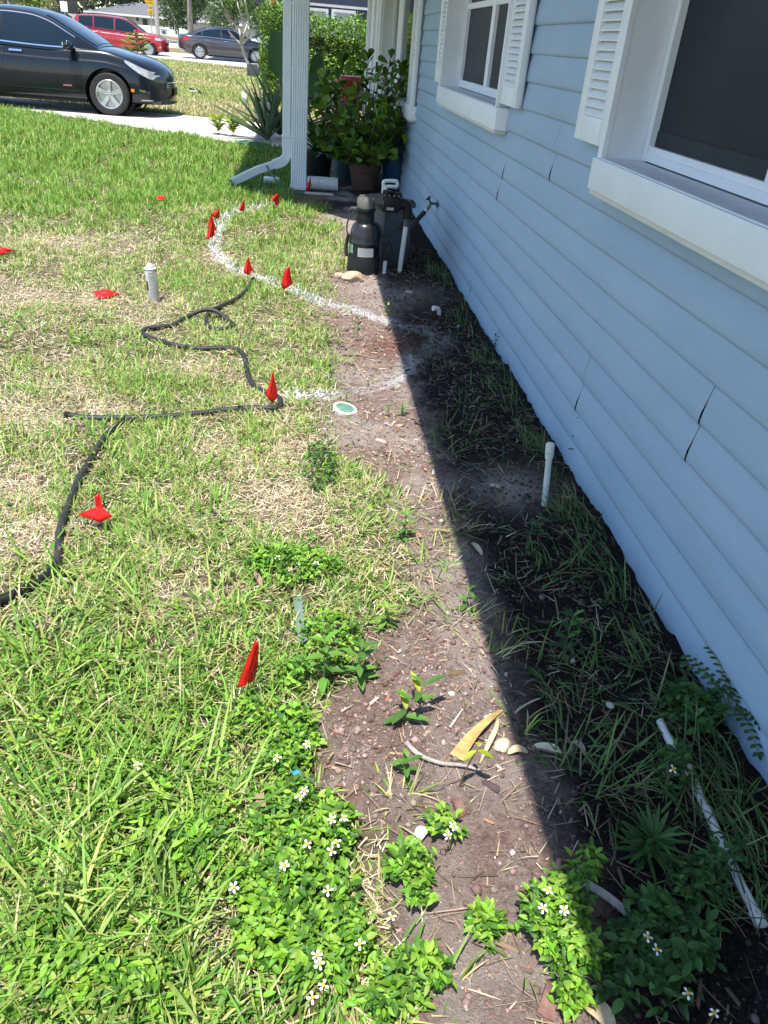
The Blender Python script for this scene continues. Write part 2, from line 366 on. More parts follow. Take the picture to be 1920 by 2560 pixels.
# paved strips: driveway and streets, sheets just over the ground
concrete = mat('pale_concrete', (.50, .46, .42), (.60, .56, .52), 3, .85, .2, 60)
asphalt = mat('bleached_asphalt', (.36, .35, .34), (.48, .46, .45), 2, .9, .2, 40)
def sheet(name, near, far, m, z=.006, n=24, label=None):
    P = []
    near = [Vector((*p, 0)) for p in near]; far = [Vector((*p, 0)) for p in far]
    def at(pl, u):
        k = u*(len(pl)-1); i = min(int(k), len(pl)-2); return pl[i].lerp(pl[i+1], k-i)
    for j in range(5):
        row = []
        for i in range(n+1):
            q = at(near, i/n).lerp(at(far, i/n), j/4); q.z = float(slope(q.x, q.y))+z+.006; row.append(tuple(q))
        P.append(row)
    return tag(MB().grid(P).build(name, m), label, None, kind='structure')
sheet('driveway', [(-14, 20.4), (-5.09, 15.06), (-3.7, 14.2), (-2.16, 13.15), (-1.5, 12.72), (-.9, 12.3), (.2, 12.2)], [(-14, 24), (-6.5, 17.3), (-4.4, 16.25), (-3.1, 16.0), (-2.4, 15.95), (-1.6, 15.8), (.2, 15.2)], concrete)
sheet('street', [(-60, 46.3), (-14, 43.5), (-7, 42.6), (-4, 41), (-2.4, 40.2), (3, 42), (30, 50)], [(-60, 62), (-14, 56), (-7, 53.5), (-4, 52.2), (-2.4, 52), (3, 54), (30, 62)], asphalt)
sheet('crossing_street', [(-70, 92), (-26, 78), (-16, 70), (-9, 64), (0, 66), (20, 70)], [(-70, 112), (-26, 100), (-16, 92), (-9, 90), (0, 90), (20, 92)], concrete)
# ------------------------------------------------------------------ house: one thing, its parts are children
siding_m = mat('blue_grey_paint', (.30, .42, .54), (.36, .48, .595), 7, .5, .16, 110, stretch=(1, .14, .8), rough2=.62)
sill_m = mat('sill_top_paint', (.66, .67, .72), (.76, .78, .82), 12, .6, .1, 60)
dirty = mat('stained_white_paint', (.86, .87, .87), (.72, .73, .73), 4, .55, .08, 50, detail=8)
beigeW = mat('cream_trim', (.62, .60, .52), (.70, .68, .60), 6, .5)
rail_m = mat('lighter_screen', (.022, .027, .034), (.03, .036, .044), 6, .5, spec=.2)
screen = mat('insect_screen', (.006, .010, .017), (.012, .018, .026), 3, .4, .0, spec=.2)
dark = mat('dark_gap', (.01, .01, .012), rough=.9)
house = thing('house', 'pale blue clapboard house with white shutters, deep white sills and a fluted porch post', 'house', (1.10, 5.0, 0))
WINS = [(0.70, 2.84, 1.02, 2.2), (4.60, 6.66, 1.045, 2.2), (8.40, 12.6, .78, 2.2)]       # y0, y1, sill z, head z
Z0, EXP = -.017, .1195
slits = [((1535, 830), (1513, 905)), ((1511, 910), (1480, 985)), ((1270, 768), (1256, 826)), ((1254, 832), (1242, 886)), ((1211, 250), (1201, 312)), ((1198, 318), (1186, 378)), ((1094, 330), (1084, 372)), ((1081, 380), (1073, 426)),
 ((1013, 382), (1006, 412)), ((1002, 420), (996, 452)), ((951, 414), (944, 470)), ((914, 215), (907, 250)), ((904, 258), (899, 285))]
br = {}
for a, b in slits:
    p = WX(a[0], a[1], 1.093); q = WX(b[0], b[1], 1.093); mz = (p.z+q.z)/2; k = int((mz-Z0)//EXP); br.setdefault(k, []).append((p.y+q.y)/2)
mb = MB()
for k in range(0, 21):
    z0 = Z0+EXP*k; z1 = z0+EXP
    ivs = [(-2.0, 13.6)]
    for a, b, zs, zt in WINS:
        if z1 > zs+.06 and z0 < zt:
            ivs = [seg for (u, v) in ivs for seg in ((u, min(v, a)), (max(u, b), v)) if seg[1]-seg[0] > .02]
    if z1 > .05 and z0 < 2.1: pass
    cuts = sorted(br.get(k, [])); segs = []
    for (u, v) in ivs:
        pts = [u]+[c for c in cuts if u+.1 < c < v-.1]+[v]
        segs += [(pts[i]+(.0014 if i else 0), pts[i+1]-(.0014 if i+1 < len(pts)-1 else 0)) for i in range(len(pts)-1)]
    for (u, v) in segs:
        n = max(2, int((v-u)/.12)+1); ys_ = np.linspace(u, v, n)
        prof = [(.020, -.011), (.0075, -.0085), (.0022, -.0045), (0.0, .004), (.0012, .030), (.006, EXP*.6), (.0145, EXP+.004)]     # (depth behind the face, height)
        P = []
        for y in ys_:
            wob = float(vnoise(y*3+k*7.7, k*3.1, 1.1, 3)-.5)*.006; wz = float(vnoise(y+k*5.3, 9.1, 1.6, 5)-.5)*.005
            e = min(abs(y-u), abs(y-v)); fl = -.004*math.exp(-e/.08) if (u > -1.9 and v < 13.5) else 0
            P.append([(1.094+d+wob+fl*(1 if j < 5 else 0), y, z0+h+wz*(1 if j < 5 else .3)+(0 if j else .012-.001)) for j, (d, h) in enumerate(prof)])
        mb.grid(P)
mb.build('siding', siding_m, house, smooth=50)
bk = MB()
wz = [(-2.0, 13.6, -.05, 2.6)]
for a, b, zs, zt in WINS: pass
ylist = [-2.0]+[q for a, b, _, _ in WINS for q in (a, b)]+[13.6]
for i in range(0, len(ylist)-1, 2): bk.box(1.118, 1.16, ylist[i], ylist[i+1], -.05, 2.6)
for a, b, zs, zt in WINS: bk.box(1.118, 1.16, a+.001, b-.001, -.05, zs); bk.box(1.118, 1.16, a+.001, b-.001, zt, 2.6)
bk.build('wall', dark, house)
MB().box(1.12, 9, 14.91, 14.96, 0, 2.6).build('end_wall', siding_m, house); MB().box(1.165, 9, -2.1, -2.0, 0, 2.6).build('end_wall', siding_m, house)
# roof: flat soffit with deep eaves that steps out over the porch
EZ = 2.35
plan = [(.165, -3), (.165, 6.55), (-1.10, 7.78), (-1.10, 15.6), (9, 15.6), (9, -3)]
MB().prism(plan, 'z', EZ, EZ+.03).build('soffit', white, house)
MB().prism([(x-.02*(x < 1), y) for x, y in plan], 'z', EZ+.033, EZ+.16).build('fascia', white, house)
roof_m = mat('roof_shingle', (.12, .115, .11), (.2, .19, .18), 25, .9, .3)
MB().add([(.13, -3, EZ+.165), (.13, 15.6, EZ+.165), (9, 15.6, EZ+.165), (9, -3, EZ+.165), (4.6, -3, EZ+1.6), (4.6, 15.6, EZ+1.6)], [(0, 1, 5, 4), (2, 3, 4, 5), (0, 4, 3), (1, 2, 5)]).build('roof', roof_m, house)

def window(y0, y1, zs, zh, sill_h, panes, xs_=1.04, xf=1.20, name='window', fr=.035, raised=None, dirt=dirty):
    f = MB()                                            # frame of the sashes
    f.box(xf-.02, xf+.03, y1-.012, y1-.012-fr, zs+.0, zh); f.box(xf-.02, xf+.03, y0, y0+fr, zs, zh)
    f.box(xf-.022, xf+.03, y0+fr, y1-fr-.012, zs+.004, zs+.03); f.box(xf-.014, xf+.03, y0+fr, y1-fr-.012, zs+.03, zs+.05)
    for a, b in zip(panes[:-1], panes[1:]): f.box(xf-.018, xf+.03, b[1], a[0], zs+.05, zh)
    if raised: f.box(xf-.016, xf+.03, y0+fr, y1-fr-.012, raised, raised+.035)
    win = f.build(name, white, house)
    g = MB()
    for a, b in panes: g.box(xf+.004, xf+.02, a, b, zs+.05, zh)
    g.build('pane', screen if name != 'picture_window' else darkglass, win)
    if name == 'window':
        for a, b in panes: MB().box(xf+.001, xf+.0035, a+.002, b-.002, zs+.052, zs+.098).build('lower_rail', rail_m, win)  # low strip of each pane in a lighter screen colour
    r = MB(); r.box(xs_+.012, xf+.06, y1-.010, y1+.018, zs-.004, zh); r.box(xs_+.012, xf+.06, y0-.018, y0, zs-.004, zh); r.box(xs_+.012, xf+.06, y0, y1-.012, zh, zh+.03)
    r.build('reveal', dirt, win)
    MB().box(xs_-.006, xs_+.0115, y1-.012, y1+.030, zs-.004, zh+.05).build('casing', white, win); MB().box(xs_-.006, xs_+.0115, y0-.03, y0, zs-.004, zh+.05).build('casing', white, win)
    s = MB(); s.box(xs_-.012, xf+.06, y0-.07, y1+.055, zs-sill_h, zs-.006, .004)
    s.build('sill', white, win)
    l = MB(); l.box(xs_-.004, 1.1, y0-.06, y1+.045, zs-sill_h-.016, zs-sill_h-.001); l.build('sill_lip', beigeW, win)
    tp = MB(); tp.box(xs_-.004, xf-.023, y0+.001, y1-.014, zs-.0055, zs-.001); tp.build('sill_top', sill_m, win)
    return win
window(.70, 2.84, 1.118, 2.2, .108, [(2.02+.0, 2.795), (1.30, 1.965), (.74, 1.25)])
window(4.60, 6.62, 1.158, 2.2, .115, [(5.70, 6.57), (4.68, 5.60)], raised=1.655)
window(8.40, 12.0, .905, 2.2, .125, [(11.45, 11.9), (8.5, 10.9)], name='picture_window', fr=.06)

def shutter(y0, y1, z0, z1=2.2, x=1.062):
    s = MB(); sw = (y1-y0)*.20; bt = .085
    s.box(x-.010, x+.020, y0, y0+sw, z0, z1, .003); s.box(x-.010, x+.020, y1-sw, y1, z0, z1, .003)
    s.box(x-.009, x+.019, y0+sw, y1-sw, z0, z0+bt, .002); s.box(x-.009, x+.019, y0+sw, y1-sw, z1-.08, z1, .002)
    s.box(x+.0205, x+.028, y0+.01, y1-.01, z0+.01, z1-.01)
    sh = s.build('shutter', white, house)
    l = MB(); n = int((z1-.08-z0-bt)/.0295)
    for i in range(n):
        z = z0+bt+.006+i*.0295
        l.add([(x-.007, y0+sw, z), (x-.007, y1-sw, z), (x+.013, y1-sw, z+.026), (x+.013, y0+sw, z+.026), (x-.007, y0+sw, z-.005), (x-.007, y1-sw, z-.005), (x+.015, y1-sw, z+.021), (x+.015, y0+sw, z+.021)],
              [(0, 1, 2, 3), (4, 7, 6, 5), (0, 4, 5, 1), (2, 6, 7, 3)])
    l.build('louvre', white, sh)
    return sh
shutter(2.885, 3.225, 1.143); shutter(.25, .60, 1.143)
shutter(4.235, 4.622, 1.172); shutter(6.64, 7.02, 1.170)
shutter(8.33, 8.76, .895, x=1.055)
# white door surround past the picture window
d = MB(); d.box(1.03, 1.10, 12.32, 12.44, 0, 2.3, .004); d.box(1.05, 1.10, 13.0, 13.12, 0, 2.3, .004); d.box(1.06, 1.10, 12.45, 12.99, 0, 2.3); d.box(1.04, 1.10, 13.7, 13.84, 0, 2.3, .004); d.box(1.07, 1.1, 13.13, 13.69, 0, 2.3); d.box(1.02, 1.12, 14.78, 14.9, 0, 2.34, .004); d.box(1.08, 1.1, 13.85, 14.77, 0, 2.3)
dr = d.build('front_door', whitealu, house)
MB().box(1.005, 1.03, 12.34, 12.40, 1.05, 1.17, .004).build('doorbell', black_pl, dr)
# fluted porch post
def fluted(w2, nf, depth=.006):
    pts = []; side = []
    for i in range(nf*2+1):
        side.append((-w2+2*w2*i/(nf*2), 0 if i % 2 == 0 and i not in () else depth))
    s4 = []
    for q in range(4):
        for i in range(nf):
            u0 = -w2+.012+(2*w2-.024)*i/nf; u1 = -w2+.012+(2*w2-.024)*(i+1)/nf; g = (u1-u0)
            for uu, dd in ((u0+g*.08, 0), (u0+g*.28, depth), (u0+g*.72, depth), (u0+g*.92, 0)):
                a = q*pi/2; x, y = uu, -(w2-dd); s4.append((x*cos(a)-y*sin(a), x*sin(a)+y*cos(a)))
        a = q*pi/2; s4.append(((w2-.004)*cos(a)+(w2-.004)*sin(a), (w2-.004)*sin(a)-(w2-.004)*cos(a)))
    return s4
PX, PY = -.035, 8.86
pst = [(PX+x, PY+y) for x, y in fluted(.083, 6)]
post = MB().prism(pst, 'z', 0, EZ-.001).build('porch_post', whitealu, house, smooth=0)
MB().box(PX-.095, PX+.095, PY-.095, PY+.095, 0, .035, .006).build('post_foot', whitealu, post)
# downspout strapped to the post, ribbed elbow and a run on to the lawn
DX = PX-.083-.048
def rect_sweep(path, w2, d2, rib=0.0, mbx=None):
    mbx = mbx or MB(); rows = []
    path = [Vector(p) for p in path]
    for i, p in enumerate(path):
        t = (path[min(i+1, len(path)-1)]-path[max(i-1, 0)]).normalized(); a = Vector((0, 1, 0)); a = (a-t*a.dot(t)).normalized(); b = t.cross(a)
        k = 1+(rib if i % 2 else 0); prof = []
        for q in range(4):
            for u in (-.86, -.5, -.3, .3, .5, .86):
                dd = .0 if abs(u) > .7 or abs(u) < .4 and q % 2 else (.0 if abs(u) == .5 else .10)
                o_ = 1-dd; prof.append(((u, -o_), (o_, u), (-u, o_), (-o_, -u))[q])
        rows.append([tuple(p+a*(x*w2*k)+b*(y*d2*k)) for x, y in prof]+[tuple(p+a*(prof[0][0]*w2*k)+b*(prof[0][1]*d2*k))])
    return mbx.grid(rows)
end = G(505, 397); end = Vector((end.x, 8.62, .055)); E0 = Vector((DX, 8.86, .42)); E1 = Vector((DX-.10, 8.84, .235))
ds = rect_sweep([(DX, 8.86, EZ), (DX, 8.86, 1.2), (DX, 8.86, .44)], .042, .042).build('downspout', whitealu, house, smooth=20)
el = catmull([(DX, 8.86, .50), (DX+.002, 8.86, .42), (DX+.004, 8.86, .33), (DX-.035, 8.855, .265), (DX-.13, 8.83, .225)], 6)
rect_sweep(el, .046, .046, .05).build('elbow', whitealu, ds, smooth=20)
rect_sweep([(DX-.10, 8.835, .235), (DX-.3, 8.77, .17), tuple(end)], .042, .038).build('runoff', whitealu, ds, smooth=20)
MB().box(DX-.055, DX+.06, 8.805, 8.915, .500, .512).build('strap', whitealu, ds); MB().box(DX-.055, DX+.06, 8.805, 8.915, 1.7, 1.72).build('strap', whitealu, ds)
# hose bib on the wall
hb = WX(943, 440, 1.09); q = MB(); q.tube([(1.10, hb.y, hb.z), (1.045, hb.y, hb.z), (1.03, hb.y-.005, hb.z-.03), (1.01, hb.y-.01, hb.z-.055)], [.010, .012, .012, .011], 10); q.lathe([(.03, 0), (.03, .004)], (0, 0, 0), 14, Matrix.Translation((1.096, hb.y, hb.z)) @ Matrix.Rotation(-pi/2, 4, 'Y'))
bib = q.build('spigot', mat('aged_brass', (.10, .10, .08), (.2, .17, .09), 30, .45, metal=.7), house)
h = MB(); h.lathe([(.008, 0), (.022, .001), (.025, .005), (.022, .009), (.008, .008)], (0, 0, 0), 12, Matrix.Translation((1.022, hb.y-.004, hb.z+.035)) @ Matrix.Rotation(-.7, 4, 'Y')); h.tube([(1.04, hb.y, hb.z), (1.022, hb.y-.004, hb.z+.037)], .007, 8); h.build('handle', black_pl, bib)
# hose hanging from the spigot
hs = thing('hose_end', 'short black hose hanging from the wall spigot behind the black tank', 'hose', (1.0, hb.y, 0))
a0 = Vector((1.012, hb.y-.01, hb.z-.05)); path = catmull([a0, a0+Vector((-.035, -.03, -.03)), a0+Vector((-.11, -.09, -.10)), a0+Vector((-.19, -.14, -.19)), a0+Vector((-.27, -.16, -.27)), a0+Vector((-.36, -.12, -.31))], 6)
MB().tube(path, [.012]*len(path), 10).build('hose', black_rub, hs); MB().tube(path[4:15], .0195, 12).build('sleeve', black_rub, hs); MB().tube(path[1:5], .0165, 12).build('coupling', pvc, hs)
# ------------------------------------------------------------------ grass and ground cover nobody could count
DRV = np.array([(-14, 20.4), (-5.09, 15.06), (-3.7, 14.2), (-2.16, 13.15), (-1.5, 12.72), (-.9, 12.3), (.2, 12.2), (3, 12.1)])
def cand(n, x0, x1, y0, y1):
    x = rng.uniform(x0, x1, n); y = rng.uniform(y0, y1, n); px, py = Pd(x, y)
    k = (px > -90) & (px < 1730) & (py < 2420) & (y < np.interp(x, DRV[:, 0], DRV[:, 1])-.03); return x[k], y[k], px[k], py[k]
GREEN = [(.155, .32, .045), (.225, .37, .068), (.095, .215, .03), (.31, .39, .105)]
YEL = [(.40, .40, .15), (.52, .47, .26), (.33, .35, .10), (.58, .50, .32)]
TAN = [(.50, .42, .27), (.62, .54, .37), (.36, .28, .17), (.70, .62, .45)]
PALE = np.array((.42, .46, .20))
def turf(n, x0, x1, y0, y1, Lm, Wm, lean=.75, curl=.7, Kk=3):
    x, y, px, py = cand(n, x0, x1, y0, y1)
    if not len(x): return None
    s = soil_mask(x, y); d = dry_mask(x, y); cl = fbm(x, y, .16, 10); bigc = fbm(x, y, .55, 1)
    p = (1-s)*(1-.80*d)*(.22+1.15*sstep(.36, .60, cl))*(.52+.75*sstep(.35, .6, bigc))*np.where((x > -.1) & (y > 7.9), .0, 1)
    shade = (x > -.7) & (y > 8.4)
    k = rng.random(len(x)) < np.where(shade, p*.5, p); x, y, px, py, cl, d, bigc = (q[k] for q in (x, y, px, py, cl, d, bigc)); nn = len(x)
    ca = 2*pi*vnoise(x, y, .09, 6)*2; az = np.where(rng.random(nn) < .45, ca, rng.uniform(0, 2*pi, nn))
    lush = sstep(540, 430, py)*1.0+sstep(1300, 1500, py)*sstep(720, 520, px)*.9+sstep(.5, .7, bigc)*.4
    g = tints(nn, GREEN, .18); yl = tints(nn, YEL, .12); f = np.clip(.52*(1-lush*.85).clip(0, 1)*rng.uniform(.1, 1.5, nn)+d*.45, 0, 1)[:, None]
    pick = (rng.random(nn) < f[:, 0]*.72)[:, None]; tnt = np.where(pick, yl, g)
    pd__ = paint_dist(x, y); wh = (pd__ < .052) & (rng.random(nn) < .58*np.clip(1.25-pd__/.05, 0, 1)*1.3); tnt[wh] = np.array((.80, .81, .80))*rng.uniform(.8, 1, (wh.sum(), 1))
    L = Lm*(.55+.75*rng.random(nn))*(.75+.5*lush)*(.8+.4*cl)
    zz = gz(x, y); B = np.stack([x, y, zz-.004], 1)
    return blades(B, az, np.abs(rng.normal(lean, .38, nn)).clip(0, 1.45), L, Wm*(.6+.7*rng.random(nn)), rng.normal(curl, .4, nn), tnt, Kk)
parts = [turf(52000, -1.9, .9, .45, 1.9, .075, .0050), turf(90000, -2.2, .9, 1.9, 3.6, .066, .0050), turf(120000, -2.9, .9, 3.6, 6.0, .058, .0056, .7), turf(120000, -4.0, .9, 6.0, 9.4, .062, .0072, .55),
         turf(130000, -6.5, .2, 9.4, 16, .075, .0105, .45)]
lg = np_mesh('grass', *join(parts), GRASS); tag(lg, 'patchy green and yellow lawn grass', 'grass', kind='stuff')
# dry clippings and thatch lying between the blades
def thatch(n, x0, x1, y0, y1, Lm, Wm):
    x, y, px, py = cand(n, x0, x1, y0, y1); s = soil_mask(x, y); d = dry_mask(x, y)
    p = np.clip((1-s)*(.30+.9*d)+s*.030*(px < 1330), 0, 1)*np.where((x > -.1) & (y > 7.9), 0, 1); k = rng.random(len(x)) < p; x, y, s = x[k], y[k], s[k]; nn = len(x)
    B = np.stack([x, y, gz(x, y)+rng.uniform(.001, .016, nn)], 1); tn = tints(nn, TAN, .2)
    pd__ = paint_dist(x, y); wh = (pd__ < .045) & (rng.random(nn) < .7); tn[wh] = (.78, .79, .78)
    tn = np.where((s > .5)[:, None], tn*.75, tn)
    return blades(B, rng.uniform(0, 2*pi, nn), rng.normal(1.42, .16, nn), Lm*(.4+rng.random(nn)), Wm*(.5+rng.random(nn)), rng.normal(.1, .25, nn), tn, 2)
tg = np_mesh('dry_grass', *join([thatch(42000, -1.9, 1.05, .45, 1.9, .042, .0026), thatch(90000, -2.2, 1.05, 1.9, 3.6, .042, .0027), thatch(100000, -2.9, 1.0, 3.6, 6.2, .042, .0034), thatch(40000, -4, .9, 6.2, 9.0, .05, .006)]), DRY)
tag(tg, 'tan dead grass lying in the thin patches of the lawn', 'dry grass', kind='stuff')
# long arching blades, near left and in tufts
def tuft(px, py, n, L, rad_=.05, lean=.5, cols=GREEN, Wm=.006, curl=.9, K_=4, jit=.3):
    c = G(px, py); a = rng.uniform(0, 2*pi, n); r_ = rad_*np.sqrt(rng.random(n)); x = c.x+r_*np.cos(a); y = c.y+r_*np.sin(a)
    k = x < WALL_X-.03; x, y, a = x[k], y[k], a[k]; nn = len(x)
    B = np.stack([x, y, gz(x, y)-.004], 1); az = a+rng.normal(0, .7, nn)
    nearw = (x > WALL_X-.16) & (np.cos(az) > 0); az = np.where(nearw, pi-az, az)
    return blades(B, az, np.abs(rng.normal(lean, jit, nn)).clip(.03, 1.4), L*(.45+.75*rng.random(nn)), Wm*(.6+.7*rng.random(nn)), rng.normal(curl, .35, nn), tints(nn, cols, .15), K_)
tl = []
for i in range(105):
    px = rng.uniform(-40, 640)*rng.random()**.35; py = rng.uniform(1330, 2240)
    if float(soil_mask(*G(px, py)[:2])) < .4: tl.append(tuft(px, py, int(rng.integers(9, 20)), rng.uniform(.07, .14), .05, .75, GREEN+YEL[:3]+[(.30, .36, .10)], .0052))
for i in range(110):
    px = rng.uniform(-20, 700); py = rng.uniform(640, 1330); c = G(px, py)
    if float(soil_mask(c.x, c.y)) < .4 and float(dry_mask(c.x, c.y)) < .45: tl.append(tuft(px, py, int(rng.integers(10, 24)), rng.uniform(.06, .11), .055, .55, GREEN, .0052, .8))
for (px, py, n, L) in [(220, 690, 60, .09), (270, 720, 50, .09), (200, 740, 50, .1), (330, 830, 50, .1), (440, 1010, 40, .09), (250, 1000, 40, .12), (80, 850, 50, .1), (40, 960, 40, .12), (410, 1140, 50, .12), (470, 1150, 40, .1), (300, 1330, 60, .14), (170, 1300, 40, .16), (90, 1230, 40, .14), (480, 1320, 60, .13), (380, 760, 40, .08), (20, 690, 40, .09), (210, 960, 50, .12), (100, 1420, 60, .17), (30, 1530, 50, .18), (330, 1690, 60, .16), (140, 1800, 60, .18), (250, 1950, 50, .2), (40, 1950, 60, .2), (420, 1770, 30, .22), (320, 2060, 50, .2), (100, 2090, 60, .2)]:
    tl.append(tuft(px, py, n, L, .085, .7, GREEN+[(.26, .34, .09)], .0066, .9))
lb = np_mesh('grass_tufts', *join(tl), GRASS); tag(lb, 'longer green blades standing in loose tufts over the lawn', 'grass tufts', kind='stuff')
# small broad leaves growing through the turf
def cover(n):
    x, y, px, py = cand(n, -1.8, .5, .5, 4.2); s = soil_mask(x, y); pat = sstep(.50, .66, fbm(x, y, .30, 9)); k = (s < .5) & (rng.random(len(x)) < pat*sstep(1150, 1500, py)*(1-dry_mask(x, y))+.02); x, y = x[k], y[k]; m_ = len(x); i = np.repeat(np.arange(m_), 4); az = rng.uniform(0, 2*pi, len(i)); el = rng.normal(.3, .35, len(i))
    B = np.stack([x[i], y[i], gz(x[i], y[i])+rng.uniform(.012, .05, m_)[i]], 1)+rng.normal(0, .006, (len(i), 3)); D = np.stack([np.cos(az)*np.cos(el), np.sin(az)*np.cos(el), np.sin(el)], 1); L = .019*rng.uniform(.5, 1.3, len(i))
    return leaves(B, D, L, L*rng.uniform(.4, .62, len(i)), tints(m_, [(.13, .30, .022), (.18, .36, .032), (.09, .21, .02), (.25, .40, .05)], .16)[i], .2, .3, rng.normal(0, .4, len(i)))
gc = np_mesh('ground_cover', *cover(9000), LEAF); tag(gc, 'small broad-leaved weeds mixed through the lower lawn', 'ground cover', kind='stuff')
# weeds of the bed: wiry blades in the shade of the wall and at the sunlit edge
WALLG = [(.085, .18, .05), (.12, .22, .062), (.06, .13, .04), (.18, .235, .095), (.25, .24, .13)]  # darker greens for blades in the wall's shade, shade put into the colour
wl = []
for (px, py, n, L, r_) in [(1000, 945, 26, .12, .07), (955, 985, 22, .13, .08), (1060, 835, 18, .11, .06), (1010, 880, 16, .10, .06), (1120, 850, 14, .12, .04), (1150, 905, 16, .12, .04), (1090, 765, 14, .12, .05), (1050, 700, 12, .10, .05), (985, 620, 12, .10, .05), (1200, 960, 22, .14, .04), (1228, 1005, 18, .15, .05), (1285, 1065, 24, .16, .05), (1265, 1140, 18, .12, .06), (1335, 1170, 22, .16, .05), (1190, 1030, 14, .1, .06),
 (1300, 1240, 34, .16, .08), (1240, 1225, 30, .13, .09), (1400, 1260, 26, .17, .05), (1365, 1320, 22, .14, .06), (1445, 1300, 20, .18, .04), (1450, 1380, 20, .13, .05), (1180, 1230, 22, .11, .08), (1130, 1270, 18, .12, .07), (1230, 1500, 26, .16, .06), (1190, 1460, 14, .12, .06), (1250, 1560, 26, .14, .05), (1250, 1690, 30, .15, .06), (1310, 1700, 26, .16, .06), (1350, 1640, 26, .16, .07), (1440, 1560, 22, .15, .07), (1480, 1640, 26, .17, .07),
 (1530, 1600, 20, .17, .05), (1560, 1700, 26, .18, .06), (1600, 1780, 26, .18, .05), (1540, 1800, 20, .16, .07), (1630, 1900, 24, .2, .05), (1460, 1780, 20, .14, .07), (1600, 1690, 20, .18, .04), (1380, 1500, 14, .12, .07), (1100, 1000, 14, .1, .07), (1140, 940, 16, .12, .05), (1650, 2000, 20, .2, .05), (1100, 900, 12, .1, .05), (1310, 1400, 14, .12, .06), (1500, 1500, 14, .14, .04), (1490, 1420, 18, .16, .03)]:
    wl.append(tuft(px, py, int(n*1.15), L*.92, r_*1.1, .85, WALLG, .0048, .5, 4, .4))
for (px, py, n, L, r_) in [(935, 1200, 34, .11, .06), (990, 1150, 22, .11, .05), (920, 1225, 14, .10, .02), (1000, 1350, 24, .10, .06), (880, 1090, 22, .09, .07), (960, 1100, 26, .09, .08), (830, 1010, 14, .08, .05), (700, 1000, 30, .09, .07), (690, 960, 26, .08, .06), (1055, 1420, 22, .09, .05), (1130, 1600, 10, .08, .03), (870, 1730, 20, .08, .04), (1140, 2060, 16, .1, .05), (980, 2140, 16, .09, .05), (1120, 1560, 10, .09, .03), (850, 1740, 16, .09, .05), (1085, 1380, 18, .1, .04)]:
    wl.append(tuft(px, py, n, L, r_, .85, GREEN+YEL, .0040, .5, 4, .35))
for i in range(60):
    yy = rng.uniform(.75, 5.6); qx, qy = Pd(WALL_X-rng.uniform(.04, .16), yy); wl.append(tuft(float(qx), float(qy), int(rng.integers(8, 22)), rng.uniform(.08, .16), .05, .75, WALLG, .0046, .5, 4, .4))
for i in range(20):
    yy = rng.uniform(.75, 4.6); qx, qy = Pd(rng.uniform(.64, .95), yy); wl.append(tuft(float(qx), float(qy), int(rng.integers(6, 16)), rng.uniform(.06, .12), .07, .95, WALLG, .0044, .5, 4, .4))
for i in range(70):
    py_ = rng.uniform(640, 1330); bx_ = float(np.interp(py_, BXY[:, 1], BXY[:, 0])); wl.append(tuft(bx_+rng.normal(20, 35), py_, int(rng.integers(6, 18)), rng.uniform(.04, .085), .05, .85, GREEN+YEL, .0040, .6, 4, .35))
# fine straw across the bed
def straws(n):
    x, y, px, py = cand(n, -.3, 1.08, .5, 6.5); s = soil_mask(x, y); k = (s > .5) & (rng.random(len(x)) < .8); x, y = x[k], y[k]; nn = len(x)
    B = np.stack([x, y, gz(x, y)+rng.uniform(.002, .008, nn)], 1)
    return blades(B, rng.uniform(0, 2*pi, nn), rng.normal(1.48, .08, nn), rng.uniform(.02, .11, nn), rng.uniform(.0012, .003, nn), rng.normal(.05, .2, nn), tints(nn, [(.34, .26, .18), (.48, .40, .28), (.22, .15, .10)], .2), 4)
wl.append(straws(3800))
# a pale runner bowing over the shadow line
wd = np_mesh('bed_weeds', *join(wl), GRASS); tag(wd, 'wiry weed grass and straw in the bed below the wall', 'weeds', kind='stuff')
# wood chips and clods
def chips(n):
    x, y, px, py = cand(n, -.35, 1.08, .5, 6.5); s = soil_mask(x, y); sd = .35+.65*sstep(.4, .62, fbm(x, y, .22, 11)); k = (s > .45) & (rng.random(len(x)) < sd); x, y = x[k], y[k]; nn = len(x)
    a = rng.uniform(0, 2*pi, nn); L = rng.gamma(1.9, .0065, nn).clip(.004, .05); Wd = L*rng.uniform(.12, .42, nn); h = Wd*rng.uniform(.25, .5, nn)
    ax = np.stack([np.cos(a), np.sin(a), rng.normal(0, .22, nn)], 1); bx = np.stack([-np.sin(a), np.cos(a), rng.normal(0, .25, nn)], 1)
    c = np.stack([x, y, gz(x, y)+h*.4+.001], 1); rows = []
    for sx, sy, sz in [(-1, -.5, 0), (-.8, .6, 0), (.9, .7, 0), (1.05, -.4, 0), (-.85, -.4, 1), (-.7, .45, 1), (.75, .55, 1), (.9, -.3, 1)]:
        rows.append(c+ax*(sx*L*.5)[:, None]+bx*(sy*Wd*.5)[:, None]+np.array([0, 0, 1])*(sz*h)[:, None])
    V = np.stack(rows, 1).reshape(-1, 3); q = np.array([[0, 1, 5, 4], [1, 2, 6, 5], [2, 3, 7, 6], [3, 0, 4, 7], [4, 5, 6, 7]])
    F = ((np.arange(nn)*8)[:, None, None]+q[None]).reshape(-1, 4)
    dk = sstep(.48, .62, x)[:, None]; tn = tints(nn, [(.32, .17, .125), (.42, .27, .21), (.24, .15, .12), (.56, .45, .36), (.18, .125, .105), (.11, .08, .068)], .2)*(1-.72*dk)  # chips darkened past the eave's shadow edge, mulch tone and painted shade together
    return V, F, np.repeat(tn, 8, 0)
ch = np_mesh('wood_chips', *chips(17000), DRY, smooth=False); tag(ch, 'brown mulch chips strewn over the soil bed', 'mulch', kind='stuff')
